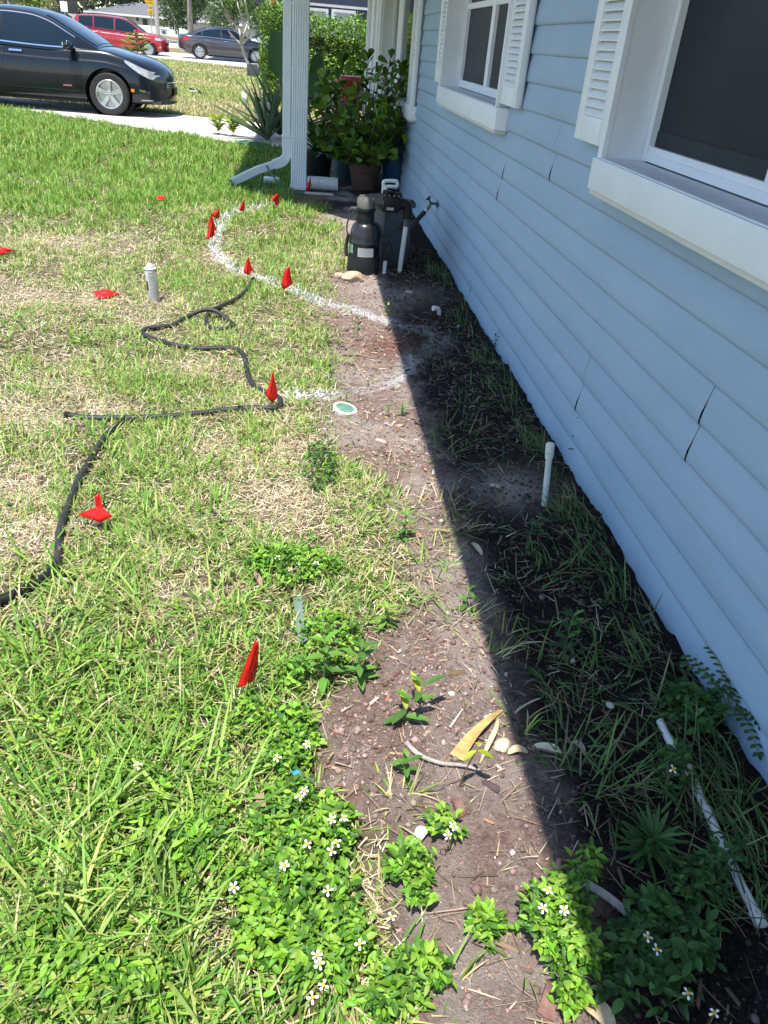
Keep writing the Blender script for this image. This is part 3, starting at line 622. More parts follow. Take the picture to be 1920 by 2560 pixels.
def clods(n):
    x, y, px, py = cand(n, -.35, 1.0, .5, 6.0); s = soil_mask(x, y)
    dens = .30+np.exp(-((px-940)/120)**2-((py-1450)/90)**2)+.9*np.exp(-((px-960)/90)**2-((py-1560)/70)**2)+.8*np.exp(-((px-770)/80)**2-((py-1630)/90)**2)+np.exp(-((px-870)/50)**2-((py-970)/40)**2)+.6*np.exp(-((px-820)/80)**2-((py-590)/14)**2)
    k = (s > .5) & (rng.random(len(x)) < dens); x, y = x[k], y[k]; nn = len(x)
    r_ = (rng.gamma(2.0, .0012, nn)*np.where(rng.random(nn) < .06, 2.2, 1)).clip(.0012, .011); ph = (1+5**.5)/2
    ico = unit(np.array([(-1, ph, 0), (1, ph, 0), (-1, -ph, 0), (1, -ph, 0), (0, -1, ph), (0, 1, ph), (0, -1, -ph), (0, 1, -ph), (ph, 0, -1), (ph, 0, 1), (-ph, 0, -1), (-ph, 0, 1)]))
    fi = np.array([(0, 11, 5), (0, 5, 1), (0, 1, 7), (0, 7, 10), (0, 10, 11), (1, 5, 9), (5, 11, 4), (11, 10, 2), (10, 7, 6), (7, 1, 8), (3, 9, 4), (3, 4, 2), (3, 2, 6), (3, 6, 8), (3, 8, 9), (4, 9, 5), (2, 4, 11), (6, 2, 10), (8, 6, 7), (9, 8, 1)])
    V = np.stack([x, y, gz(x, y)+r_*.35], 1)[:, None, :]+ico[None]*(r_[:, None, None])*rng.uniform(.65, 1.25, (nn, 12, 1))*np.array([1, 1, .8])
    F = ((np.arange(nn)*12)[:, None, None]+fi[None]).reshape(-1, 3)
    tn = tints(nn, [(.30, .215, .185), (.17, .12, .105), (.42, .32, .29), (.60, .52, .48)], .15, [.5, .3, .17, .03])*(1-.7*sstep(.5, .62, x)[:, None])  # clods darkened past the same shadow edge, shade put into their colour
    return V.reshape(-1, 3), F, np.repeat(tn, 12, 0)
cl = np_mesh('soil_clods', *clods(80000), DRY); tag(cl, 'crumbly sandy soil clods', 'soil', kind='stuff')
# far lawn past the driveway
def far(n, x0, x1, y0, y1, L, Wd):
    x = rng.uniform(x0, x1, n); y = rng.uniform(y0, y1, n); e = np.interp(x, [-14, -6.5, -4.4, -3.1, -2.4, -1.6, .2, 3], [24, 17.4, 16.35, 16.1, 16.05, 15.9, 15.3, 15.2]); s2_ = np.interp(x, [-60, -14, -7, -4, -2.4, 3], [46.3, 43.5, 42.6, 41, 40.2, 42]); k = (y > e+.05) & (y < s2_-.2) & (rng.random(n) < .25+.9*fbm(x, y, 1.4, 4)); x, y = x[k], y[k]; nn = len(x)
    f = fbm(x, y, 2.6, 7); tn = np.where((f > .5)[:, None], tints(nn, YEL, .12), tints(nn, [(.24, .34, .07), (.32, .40, .12), (.40, .42, .17)], .14))
    return blades(np.stack([x, y, gz(x, y)-.004], 1), rng.uniform(0, 2*pi, nn), np.abs(rng.normal(.5, .3, nn)), L*(.6+.7*rng.random(nn)), np.full(nn, Wd), rng.normal(.6, .3, nn), tn, 2)
fl = np_mesh('far_grass', *join([far(60000, -7, 1, 15, 26, .075, .02), far(50000, -14, 1, 26, 43, .08, .04)]), GRASS); tag(fl, 'sunlit lawn between the driveway and the street', 'grass', kind='stuff')
# ------------------------------------------------------------------ weeds with a shape of their own
BID = [(.145, .32, .024), (.20, .38, .036), (.075, .19, .02), (.22, .37, .05), (.055, .15, .018)]
BID_SHADE = [(.05, .13, .028), (.07, .16, .034), (.038, .09, .022)]  # shaded copy of the leaf greens, shade put into the colour
petal_m = mat('white_petals', (.85, .85, .80), rough=.6); disc_m = mat('yellow_florets', (.75, .42, .02), (.6, .3, .01), 200, .7)
stem_m = mat('green_stems', (.10, .17, .03), (.16, .16, .05), 30, .6); wood_stem = mat('woody_stems', (.12, .09, .05), (.2, .15, .09), 30, .8)
def clump(label, ells, n, h=.07, cols=BID, group='low flowering weeds', Lf=.0185, flowers=()):
    pts = []
    for (cx, cy, rx, ry, wt) in ells:
        k = max(3, int(n*wt*1.25)); a = rng.uniform(0, 2*pi, k); r_ = np.sqrt(rng.random(k)); 
        for i in range(k):
            p = G(cx+rx*.93*r_[i]*cos(a[i]), cy+ry*r_[i]*sin(a[i])); pts.append((p.x, p.y, 1-r_[i]**2))
    pts = np.array(pts); pts = pts[pts[:, 0] < WALL_X-.04]; c = G(ells[0][0], ells[0][1]); T0 = thing('weed_clump', label, 'weed', (c.x, c.y, 0), 0, group)
    # sprigs: each point is a whorl of three to five leaves
    m = len(pts); nl = rng.integers(3, 6, m); hh_ = h*(.25+.55*pts[:, 2]+.45*rng.random(m)); i = np.repeat(np.arange(m), nl); az = rng.uniform(0, 2*pi, len(i))
    base = np.stack([pts[i, 0], pts[i, 1], gz(pts[i, 0], pts[i, 1])+hh_[i]], 1)+rng.normal(0, .005, (len(i), 3)); el = rng.normal(.32, .4, len(i))
    D = np.stack([np.cos(az)*np.cos(el), np.sin(az)*np.cos(el), np.sin(el)], 1); L = Lf*rng.uniform(.55, 1.25, len(i))
    tn = tints(m, cols, .14)[i]*(1+rng.normal(0, .12, (len(i), 1)))
    V, F, Tn = leaves(base, D, L, L*rng.uniform(.40, .58, len(i)), tn, .22, .30, rng.normal(0, .35, len(i)))
    o = np.array([c.x, c.y, 0]); np_mesh('foliage', V-o, F, Tn, LEAF, T0)
    for f_ in flowers: flower(f_[0], f_[1], h+.025 if len(f_) < 3 else f_[2], T0)
    return T0
def flower(px, py, z, parent, r=.0068, col=None):
    p = G(px, py, z); n = int(rng.integers(4, 6)); a = rng.uniform(0, 2*pi)+np.arange(n)*2*pi/n+rng.normal(0, .12, n); el = rng.normal(.08, .2, n)
    D = np.stack([np.cos(a)*np.cos(el), np.sin(a)*np.cos(el), np.sin(el)], 1); tl_ = Vector((rng.normal(0, .2), -.25+rng.normal(0, .2), 1)).normalized(); R = np.array(Vector((0, 0, 1)).rotation_difference(tl_).to_matrix())
    D = D @ R.T; B = np.array(p)[None]+D*.003
    V, F, Tn = leaves(B, D, np.full(n, r), np.full(n, r*.72), np.ones((n, 3)), .06, .12, up=np.array(tl_), prof=[(0, .35), (.35, .8), (.75, 1.0), (1, .45)])
    o = np.array(parent.location); V = V-o
    fo = MB(); fo.v = [tuple(q) for q in V]; fo.f = [tuple(int(q) for q in f) for f in F]
    fl_ = fo.build('flower', col or petal_m, parent, 60, local=True, fixn=False)
    d = MB(); d.ell(p+tl_*.002, .0033, .0033, .0026, 8, 5); d.build('flower_centre', disc_m, fl_, 180)
    st = MB(); st.tube([(p.x+rng.normal(0, .012), p.y+rng.normal(0, .012), .01), tuple(p)], .0010, 4, False); st.build('flower_stalk', stem_m, fl_, 180)
clump('largest flowering weed clump, bright green, at the bottom of the picture left of the soil', [(640, 1960, 140, 100, .5), (700, 2060, 105, 85, .3), (590, 2040, 90, 80, .2), (550, 1930, 60, 50, .1)], 420, .07, flowers=[(505, 1916), (614, 1869), (709, 1924), (778, 2039), (684, 2064), (690, 2082), (699, 2129), (675, 2155)])
clump('bright green weed clump with white flowers beside the blue scrap', [(660, 1830, 110, 40, .4), (720, 1810, 50, 60, .3), (590, 1800, 60, 50, .3), (640, 1740, 50, 30, .2)], 190, .06, flowers=[(647, 1720), (657, 1707), (743, 1767), (717, 1770), (664, 1824), (727, 1820), (716, 1838)])
clump('sunlit weed clump astride the shadow edge near the bottom', [(1190, 2000, 80, 80, .7), (1240, 2090, 55, 35, .3), (1255, 1905, 28, 34, .15)], 175, .08, flowers=[(1184, 1924), (1219, 1966), (1173, 1962)])
clump('small round weed clump alone on bare soil near the bottom', [(1045, 2008, 34, 28, 1)], 42, .045, Lf=.02)
clump('narrow weed clump with white flowers where the lower lawn meets the bare soil', [(880, 1890, 52, 50, .6), (960, 1800, 40, 30, .25), (900, 1955, 30, 30, .2)], 90, .055, flowers=[(979, 1784), (968, 1805), (846, 1981)])
clump('leafy weed clump at the bottom edge in the middle of the picture', [(885, 2120, 80, 55, .7), (830, 2190, 50, 30, .3)], 100, .065)
clump('weed clump at the bottom edge beside a red bark piece', [(1225, 2170, 40, 36, .7)], 40, .06)
clump('broad weed clump in the bottom left corner, among long grass', [(200, 2130, 180, 70, .6), (110, 2050, 90, 50, .2), (330, 2160, 80, 50, .3)], 190, .06)
clump('low weed clump left of the soil, with tiny white flowers by the serrated edging', [(625, 1235, 95, 42, .7), (560, 1230, 40, 30, .15), (700, 1240, 50, 20, .15)], 180, .045, Lf=.02, flowers=[(624, 1229, .05), (650, 1218, .05), (600, 1205, .05), (683, 1216, .05)])
clump('weed clump right of the green serrated edging', [(710, 1400, 70, 55, .7), (640, 1480, 40, 30, .2)], 110, .075)
clump('weed clump with two white flowers below the upright red flag', [(630, 1600, 60, 60, .6), (610, 1660, 60, 40, .4), (540, 1570, 50, 40, .2)], 130, .055, flowers=[(599, 1637), (663, 1608)])
clump('small weed clump with one white flower in the left long grass', [(420, 1840, 90, 50, .6), (330, 1800, 60, 40, .2)], 100, .05, flowers=[(298, 1653)])
clump('dark shaded weed clump with white flowers at the bottom right', [(1420, 2060, 130, 80, .55), (1390, 2150, 110, 60, .3), (1400, 1990, 60, 40, .15)], 130, .065, BID_SHADE, flowers=[(1399, 2024), (1418, 2051), (1486, 2146), (1544, 2189)], Lf=.026)
clump('dark shaded weed clump beside the pale wood strip', [(1500, 1920, 70, 50, .7), (1560, 1870, 40, 40, .2)], 90, .07, BID_SHADE)
clump('dark weed clump with one white flower against the buried white pipe', [(1440, 1690, 46, 45, .8)], 60, .09, BID_SHADE, flowers=[(1454, 1661)])
clump('dark weed clump at the foot of the wall where the white pipe starts', [(1520, 1560, 70, 40, .6), (1460, 1540, 40, 40, .3)], 90, .07, BID_SHADE, Lf=.03)
clump('green weed clump at the lawn edge beside the crumbly hole', [(690, 1020, 40, 50, 1)], 70, .06, BID_SHADE+BID[:1])

def sprig(label, px, py, h, n, Lf, cols, lean=(0, 0), wr=.36, spread=.75, bare=.35, name='seedling', group='seedlings in the bed', up=.75, flower_col=None, pairs=True):
    c = G(px, py); z0 = float(gz(c.x, c.y)); T0 = thing(name, label, 'seedling', (c.x, c.y, z0), 0, group)
    h *= 1.3; Lf *= 1.3; tip = Vector((lean[0], lean[1], h)); path = catmull([(0, 0, -.01), (lean[0]*.25+rng.normal(0, .003), lean[1]*.25, h*.4), tuple(tip)], 4)
    MB().tube(path, [.0022-.0012*i/len(path) for i in range(len(path))], 5).build('stem', wood_stem if cols is not BID_SHADE else stem_m, T0, 180, local=True)
    t = bare+(1-bare)*(np.arange(n)/max(1, n-1)); az = np.arange(n)*(pi if pairs else 2.4)+np.floor(np.arange(n)/2)*(pi/2 if pairs else 0)+rng.normal(0, .3, n)
    if pairs: t = bare+(1-bare)*np.floor(np.arange(n)/2)/max(1, np.floor((n-1)/2))
    el = spread*(.15+up*t)+rng.normal(0, .12, n); P = np.array(path); B = np.stack([np.interp(t, np.linspace(0, 1, len(P)), P[:, k]) for k in range(3)], 1)
    D = np.stack([np.cos(az)*np.cos(el), np.sin(az)*np.cos(el), np.sin(el)], 1); L = Lf*(1.05-.35*t)*rng.uniform(.85, 1.15, n)
    V, F, Tn = leaves(B, D, L, L*wr, tints(n, cols, .12), .2, .25)
    np_mesh('foliage', V, F, Tn, LEAF, T0)
    if flower_col is not None:
        q = MB(); q.ell(tip+Vector((0, 0, .006)), .008, .008, .006, 8, 5); q.build('flower', flower_col, T0, 180, local=True)
    return T0
SG = [(.09, .22, .035), (.12, .26, .04), (.07, .17, .03)]; YG = [(.32, .38, .03), (.42, .42, .04)]; DG = [(.035, .085, .03), (.05, .11, .035)]
sprig('tall bare-stemmed seedling with yellowing leaves on the shadow edge by the white paint', 839, 716, .115, 8, .035, SG+YG[:1], (-.012, 0), bare=.7)
sprig('thin dark seedling just below the white paint line', 770, 742, .085, 6, .035, DG+SG, (.005, 0), bare=.55, spread=1.3)
sprig('thin dark seedling on the left rim of the bed below the white paint line', 733, 755, .075, 6, .032, DG+SG, bare=.4, spread=1.3)
sprig('small seedling left of the thin dark one, among dry grass', 706, 752, .07, 6, .03, DG+SG, bare=.4, spread=1.3)
sprig('tall dark sapling in the shade above the white plastic elbow', 950, 664, .17, 16, .042, DG, (.02, .05), bare=.25)
sprig('shaded seedling right beside the white plastic elbow', 963, 698, .06, 7, .035, DG, bare=.3)
sprig('shaded seedling where the paint line turns back', 922, 772, .075, 8, .04, DG+SG[:1], bare=.6)
sprig('shaded weed with a small purple flower', 985, 745, .07, 9, .034, DG, bare=.2, flower_col=mat('purple_petals', (.45, .16, .5), rough=.6))
sprig('seedling growing out of the green valve cover', 748, 876, .055, 7, .026, SG, bare=.4)
sprig('seedling behind the green valve cover, darkest of its kind', 712, 838, .08, 8, .035, DG+SG, bare=.3, spread=1.1)
sprig('yellowish seedling on the open soil right of the valve cover', 840, 896, .035, 6, .028, YG+SG, bare=.2)
sprig('fresh green seedling right of the yellowish one', 868, 894, .045, 9, .03, SG, bare=.2)
sprig('upright glossy seedling alone on the soil, facing the middle of the bed', 872, 1170, .075, 14, .034, SG, bare=.1)
sprig('leaning plant with long glossy leaves beside the dead stick', 866, 1560, .07, 10, .055, SG+YG[:1], (.055, .03), bare=.3, wr=.32)
sprig('low bushy seedling at the left end of the dead stick', 877, 1672, .045, 12, .034, SG, bare=.1, spread=.6)
sprig('seedling with two drooping bright yellow leaves below the tilted yellow leaf', 990, 1704, .10, 3, .044, YG, (.028, .0), bare=.9, spread=-.4)
sprig('tall leafy plant at the lawn edge right of the upright red flag', 698, 1478, .11, 14, .046, SG, bare=.15)
sprig('short leafy plant with a yellow lower leaf where lawn meets soil', 775, 1470, .085, 14, .046, SG, bare=.15)
sprig('pale green seedling above the crumbly soil mound', 833, 1358, .055, 10, .04, [(.16, .30, .05), (.2, .33, .06)], bare=.3)
sprig('green seedling on the shadow edge right of the soil mound', 1006, 1322, .06, 9, .032, SG, bare=.2)
sprig('shaded leafy seedling in front of the white capped pipe', 1136, 1200, .085, 12, .036, DG, bare=.15)
sprig('smaller shaded seedling behind the one in front of the capped pipe', 1160, 1172, .075, 8, .034, DG, bare=.4)
sprig('bushy shaded plant near the wall between the capped pipe and the pale wood strip', 1216, 1418, .11, 18, .04, DG+SG[:1], bare=.1)
sprig('dark sprig leaning on the wall above the white elbow', 1060, 712, .14, 14, .04, DG, (.03, .02), bare=.2)
sprig('dark sprig at the wall foot, lowest of the upper wall sprigs', 1068, 752, .075, 9, .035, DG, bare=.2)
sprig('dark sprig against the wall behind the white capped pipe', 1232, 1005, .17, 13, .034, DG, (.03, .03), bare=.4)
sprig('small dark sprig at the wall by the siding corner above the elbow', 1012, 652, .10, 8, .026, DG, bare=.4)
sprig('small plant with pale leaves at the foot of the black tank', 772, 588, .07, 10, .028, [(.36, .36, .26), (.25, .3, .14)], bare=.2)
sprig('green plant with narrow leaves left of the black tank foot', 742, 582, .12, 8, .055, SG, bare=.2, wr=.2, spread=1.1)
# spiky rosette and feathery weed
def rosette(label, px, py, n, L, wr, cols, el0=.5, h=.06, name='rosette_weed'):
    c = G(px, py); T0 = thing(name, label, 'weed', (c.x, c.y, 0)); t = rng.random(n); az = rng.uniform(0, 2*pi, n); el = el0+.7*(t-.3)+rng.normal(0, .15, n)
    D = np.stack([np.cos(az)*np.cos(el), np.sin(az)*np.cos(el), np.sin(el)], 1); B = np.stack([0*t, 0*t, .01+h*t], 1); Ln = L*rng.uniform(.7, 1.15, n)
    V, F, Tn = leaves(B, D, Ln, Ln*wr, tints(n, cols, .12), .2, .25); np_mesh('foliage', V, F, Tn, LEAF, T0)
    MB().tube([(0, 0, -.01), (0, 0, h+.01)], .003, 6).build('stem', stem_m, T0, 180, local=True); return T0
rosette('dark spiky rosette of narrow leaves in the shade, left of the white pipe', 1392, 1858, 70, .075, .12, [(.05, .12, .03), (.07, .15, .035)])
def feathery(label, px, py):
    c = G(px, py); T0 = thing('feathery_weed', label, 'weed', (c.x, c.y, 0)); B = []; D = []; L = []; st = MB()
    for az, L0, el in [(1.9, .17, .7), (.9, .16, .6), (-.3, .13, .5), (2.7, .13, .6), (-1.5, .15, .5), (.3, .12, .9), (1.4, .18, .8), (3.3, .13, .5), (-.9, .14, .7), (2.3, .15, .9)]:
        H_ = Vector((cos(az), sin(az), 0)); pts = []
        if H_.x > 0: H_.x *= .45
        p = Vector((0, 0, .05)); e = el
        for k in range(9):
            pts.append(p.copy()); p = p+(H_*cos(e)+Vector((0, 0, sin(e))))*L0/8; e -= .14
        st.tube([(0, 0, 0)]+pts, .0012, 4, False)
        for k in range(2, 9):
            tdir = (pts[k]-pts[k-1]).normalized(); sd = tdir.cross(Vector((0, 0, 1))).normalized()
            for sg in (1, -1): B.append(pts[k]); D.append(sd*sg+tdir*.35); L.append(.019)
        B.append(pts[-1]); D.append(tdir); L.append(.018)
    V, F, Tn = leaves(np.array(B), np.array(D), np.array(L), np.array(L)*.62, tints(len(B), DG+[(.05, .14, .05)], .1), .1, .15)
    np_mesh('foliage', V, F, Tn, LEAF, T0); st.build('stem', stem_m, T0, 180, local=True)
feathery('dark feathery weed with rows of round leaflets against the wall at the right', 1560, 1560)

# ------------------------------------------------------------------ debris on the bed
def flat_leaf(name, label, cat, line, wid, m, thick=.0012, lift=.006, arch=.01, n=10, prof=None, twist=0.0):
    a = [G(*p) for p in line]; pts = catmull([(p.x, p.y, float(gz(p.x, p.y))+lift) for p in a], n); top = []; mm = len(pts)
    for i, p in enumerate(pts):
        t = i/(mm-1); tg_ = (pts[min(i+1, mm-1)]-pts[max(i-1, 0)]).normalized(); sd = tg_.cross(Vector((0, 0, 1))).normalized(); wv = wid*(prof(t) if prof else sin(pi*min(1, t*.96+.02))**.6)*.5
        zz = arch*sin(pi*t); tw = twist*(t-.5); s2_ = sd*cos(tw)+Vector((0, 0, 1))*sin(tw)
        top.append([tuple(p-s2_*wv+Vector((0, 0, zz+wv*.25))), tuple(p+Vector((0, 0, zz))), tuple(p+s2_*wv+Vector((0, 0, zz+wv*.2)))])
    mb_ = MB(); mb_.grid(top); mb_.grid([[(x, y, z-thick) for x, y, z in r_] for r_ in top])
    o = mb_.build(name, m, None, 60, origin=(a[0].x, a[0].y, 0), fixn=False); return tag(o, label, cat)
ylw = mat('yellow_dead_leaf', (.50, .40, .13), (.32, .18, .07), 38, .6, .2, 80, detail=6); drl = mat('dry_leaf', (.50, .38, .22), (.62, .50, .32), 40, .75, .3, 90); bone = mat('bleached_sheath', (.70, .64, .46), (.55, .47, .33), 30, .6, .2, 70)
grywood = mat('weathered_wood', (.42, .40, .37), (.60, .58, .54), 30, .8, .5, 60, stretch=(6, 1, 1)); bark = mat('bark_strip', (.25, .15, .10), (.36, .24, .17), 40, .85, .5, 90); redbark = mat('red_bark', (.13, .065, .048), (.24, .13, .10), 50, .85, .5, 90)
flat_leaf('dead_leaf', 'tilted yellow dead leaf, broad at one end, on the crumbly soil', 'dead leaf', [(1088, 1535), (1060, 1566), (1020, 1600), (985, 1645)], .036, ylw, arch=.016, prof=lambda t: .16+.84*t**1.1)
flat_leaf('dead_leaf', 'thin twisted dry leaf hanging over the tilted yellow leaf, next to the pale stone', 'dead leaf', [(1073, 1555), (1068, 1590), (1052, 1625), (1035, 1655)], .012, drl, arch=.02, twist=2)
flat_leaf('dead_leaf', 'curled white dry sheath lying across the shadow edge', 'dead leaf', [(1148, 1617), (1170, 1624), (1200, 1634), (1213, 1632)], .022, bone, arch=.012, thick=.006)
flat_leaf('dead_leaf', 'small tan dry leaf between the pale stone and the white sheath', 'dead leaf', [(1096, 1630), (1115, 1628), (1138, 1634)], .020, drl, arch=.008)
flat_leaf('dead_leaf', 'grey dry leaf in the shade right of the white sheath', 'dead leaf', [(1228, 1607), (1245, 1622), (1262, 1640)], .016, mat('grey_dry_leaf', (.28, .24, .2), (.36, .3, .25), 30, .8), arch=.012)
flat_leaf('dead_leaf', 'tan dry leaf on the shaded soil in front of the capped pipe', 'dead leaf', [(1018, 1180), (1028, 1196), (1040, 1206)], .02, drl, arch=.01)
flat_leaf('dead_leaf', 'pale dry leaf at the very bottom edge, right of the red bark piece', 'dead leaf', [(1262, 2176), (1290, 2200), (1325, 2235)], .034, drl, arch=.014)
flat_leaf('dead_leaf', 'dry leaf on the bare lawn patch below the lying black hose', 'dead leaf', [(525, 978), (545, 974), (560, 980)], .022, drl, arch=.008)
flat_leaf('wood_strip', 'pale grey wood strip lying from the sunlit weeds into the shade', 'wood strip', [(1252, 1912), (1308, 1946), (1362, 1980)], .019, grywood, thick=.004, arch=.001, prof=lambda t: .9)
flat_leaf('bark_piece', 'upright looking brown bark strip in the flowering weeds at the lower left', 'bark', [(560, 1742), (566, 1775), (563, 1812), (570, 1822)], .022, bark, lift=.045, thick=.003, arch=.004, prof=lambda t: .85)
flat_leaf('bark_piece', 'curled red-brown bark strip in the low weeds above the serrated edging', 'bark', [(545, 1245), (556, 1262), (566, 1280)], .016, bark, lift=.02, thick=.002)
flat_leaf('bark_piece', 'dark red bark piece at the bottom edge between two weed clumps', 'bark', [(1200, 2128), (1190, 2160), (1175, 2205)], .034, redbark, lift=.012, thick=.008, prof=lambda t: .9)
flat_leaf('bark_piece', 'red-brown bark piece on the soil below the drooping yellow leaves', 'bark', [(982, 1728), (990, 1745), (1000, 1760)], .022, redbark, lift=.008, thick=.006, prof=lambda t: .9)
flat_leaf('plastic_scrap', 'bright blue plastic scrap in the flowering weeds', 'scrap', [(632, 1696), (640, 1708), (648, 1722)], .016, mat('blue_plastic', (.05, .30, .62), rough=.4), lift=.05, prof=lambda t: .9)
def branch(label, line, r0, r1, m, lift=.012, name='stick'):
    a = catmull([(G(*p).x, G(*p).y, float(gz(*G(*p)[:2]))+lift) for p in line], 6); n = len(a); o = MB().tube(a, [(r0+(r1-r0)*i/(n-1))*(1+rng.normal(0, .06)) for i in range(n)], 8).build(name, m, None, 60, origin=(a[0].x, a[0].y, 0)); return tag(o, label, 'stick')
branch('grey dead stick lying below the tilted yellow leaf', [(876, 1612), (905, 1634), (950, 1652), (1000, 1664), (1040, 1676)], .0065, .003, mat('grey_dead_stick', (.24, .21, .19), (.42, .38, .35), 40, .8, .4, 80), .012)
branch('short twig on the soil left of the tilted yellow leaf', [(972, 1570), (985, 1556), (998, 1538)], .004, .002, grywood, .006)
branch('pale twig at the shadow edge above the white sheath', [(1112, 1545), (1130, 1530), (1150, 1518), (1165, 1512)], .003, .002, bone, .01)
branch('dark twig on the soil above the turned-back paint line', [(740, 770), (775, 770), (810, 776)], .006, .004, wood_stem, .008)
def rock(label, px, py, r, m, sc=(1, .8, .6), name='stone', seed=0):
    c = G(px, py); bm = bmesh.new(); bmesh.ops.create_icosphere(bm, subdivisions=3, radius=1); rr = np.random.default_rng(seed)
    dirs = rr.normal(0, 1, (9, 3)); dirs /= np.linalg.norm(dirs, axis=1)[:, None]; cut = rr.uniform(.62, .9, 9)
    for v in bm.verts:
        p = np.array(v.co)
        for d_, c_ in zip(dirs, cut):
            e = p@d_-c_
            if e > 0: p = p-d_*e*.85
        p = p*(1+rr.normal(0, .012)); v.co = Vector((p[0]*r*sc[0], p[1]*r*sc[1], p[2]*r*sc[2]))
    me = bpy.data.meshes.new(name); bm.to_mesh(me); bm.free(); o = bpy.data.objects.new(name, me); COL.objects.link(o); me.materials.append(m); smooth_by(me, 30)
    o.location = (c.x, c.y, float(gz(c.x, c.y))+r*sc[2]*.45); o.rotation_euler = (0, 0, seed*1.3); return tag(o, label, 'stone')
palest = mat('pale_stone', (.36, .33, .25), (.56, .52, .42), 70, .85, .5, 120); tanst = mat('tan_stone', (.40, .30, .20), (.52, .41, .29), 30, .9, .5, 60); greyst = mat('grey_stone', (.34, .33, .31), (.48, .46, .44), 40, .85, .4, 90)
rock('pale angular stone beside the tilted yellow leaf', 1083, 1612, .025, palest, (1.15, .75, .6), seed=3)
rock('small white stone above the tilted yellow leaf', 1052, 1558, .012, palest, seed=4)
rock('round brown pebble on the crumbly soil, upper right', 1013, 1456, .007, tanst, (1, 1, .8), seed=5)
rock('white pebble at the shadow edge below the seedling', 1093, 1460, .009, palest, seed=6)
rock('flat grey stone in the shaded sand near the capped pipe', 1069, 1052, .018, greyst, (1.2, .7, .4), seed=7)
rock('pale stone in the dark mulch near the wall', 1236, 1432, .010, palest, seed=8)
rock('white stone deep in the shade near the wall, right of the bushy plant', 1315, 1532, .012, palest, seed=9)
rock('largest tan rock at the foot of the black tank', 762, 605, .075, tanst, (1.1, .8, .55), seed=10)
rock('smaller tan rock left of the largest, at the foot of the black tank', 733, 600, .05, tanst, (1, .8, .6), seed=11)
rock('smooth greenish stone in the shade below the white pipes', 884, 633, .022, greyst, (1.2, .8, .5), seed=12)
# white crumpled scrap
flat_leaf('paper_scrap', 'white flaking scrap under the weed clump in the soil', 'scrap', [(895, 1830), (908, 1812), (920, 1795)], .024, mat('grey_white_scrap', (.62, .60, .57), (.40, .38, .35), 60, .8, .4, 90), lift=.010, arch=.008, twist=1)
# serrated plastic edging
c0, c1 = G(643, 1306), G(656, 1404); dd = (c1-c0); Ln = dd.length; tdir = dd.normalized(); sd = Vector((-tdir.y, tdir.x, 0))*-1
mb_ = MB(); nt_ = 11; outer = []; inner = []
pl = []
for i in range(nt_):
    pl += [(i/nt_, .5), ((i+.5)/nt_, .28), ((i+.95)/nt_, .5)]
poly = [(t_, -.5) for t_ in (1, 0)]+pl; tilt = .55
vsA = [c0+tdir*(t_*Ln)+sd*(q*.026)*-1+Vector((0, 0, .030+q*.026*tilt)) for t_, q in poly]; n_ = len(vsA)
mb_.add([tuple(v) for v in vsA]+[tuple(v-Vector((0, 0, .003))) for v in vsA], [tuple(range(n_)), tuple(range(2*n_-1, n_-1, -1))]+[(i, n_+i, n_+(i+1) % n_, (i+1) % n_) for i in range(n_)])
tag(mb_.build('garden_edging', mat('grey_green_plastic', (.115, .165, .125), (.16, .21, .165), 20, .5), None, 0, origin=tuple(c0)), 'grey-green plastic lawn edging strip with a toothed side', 'edging')

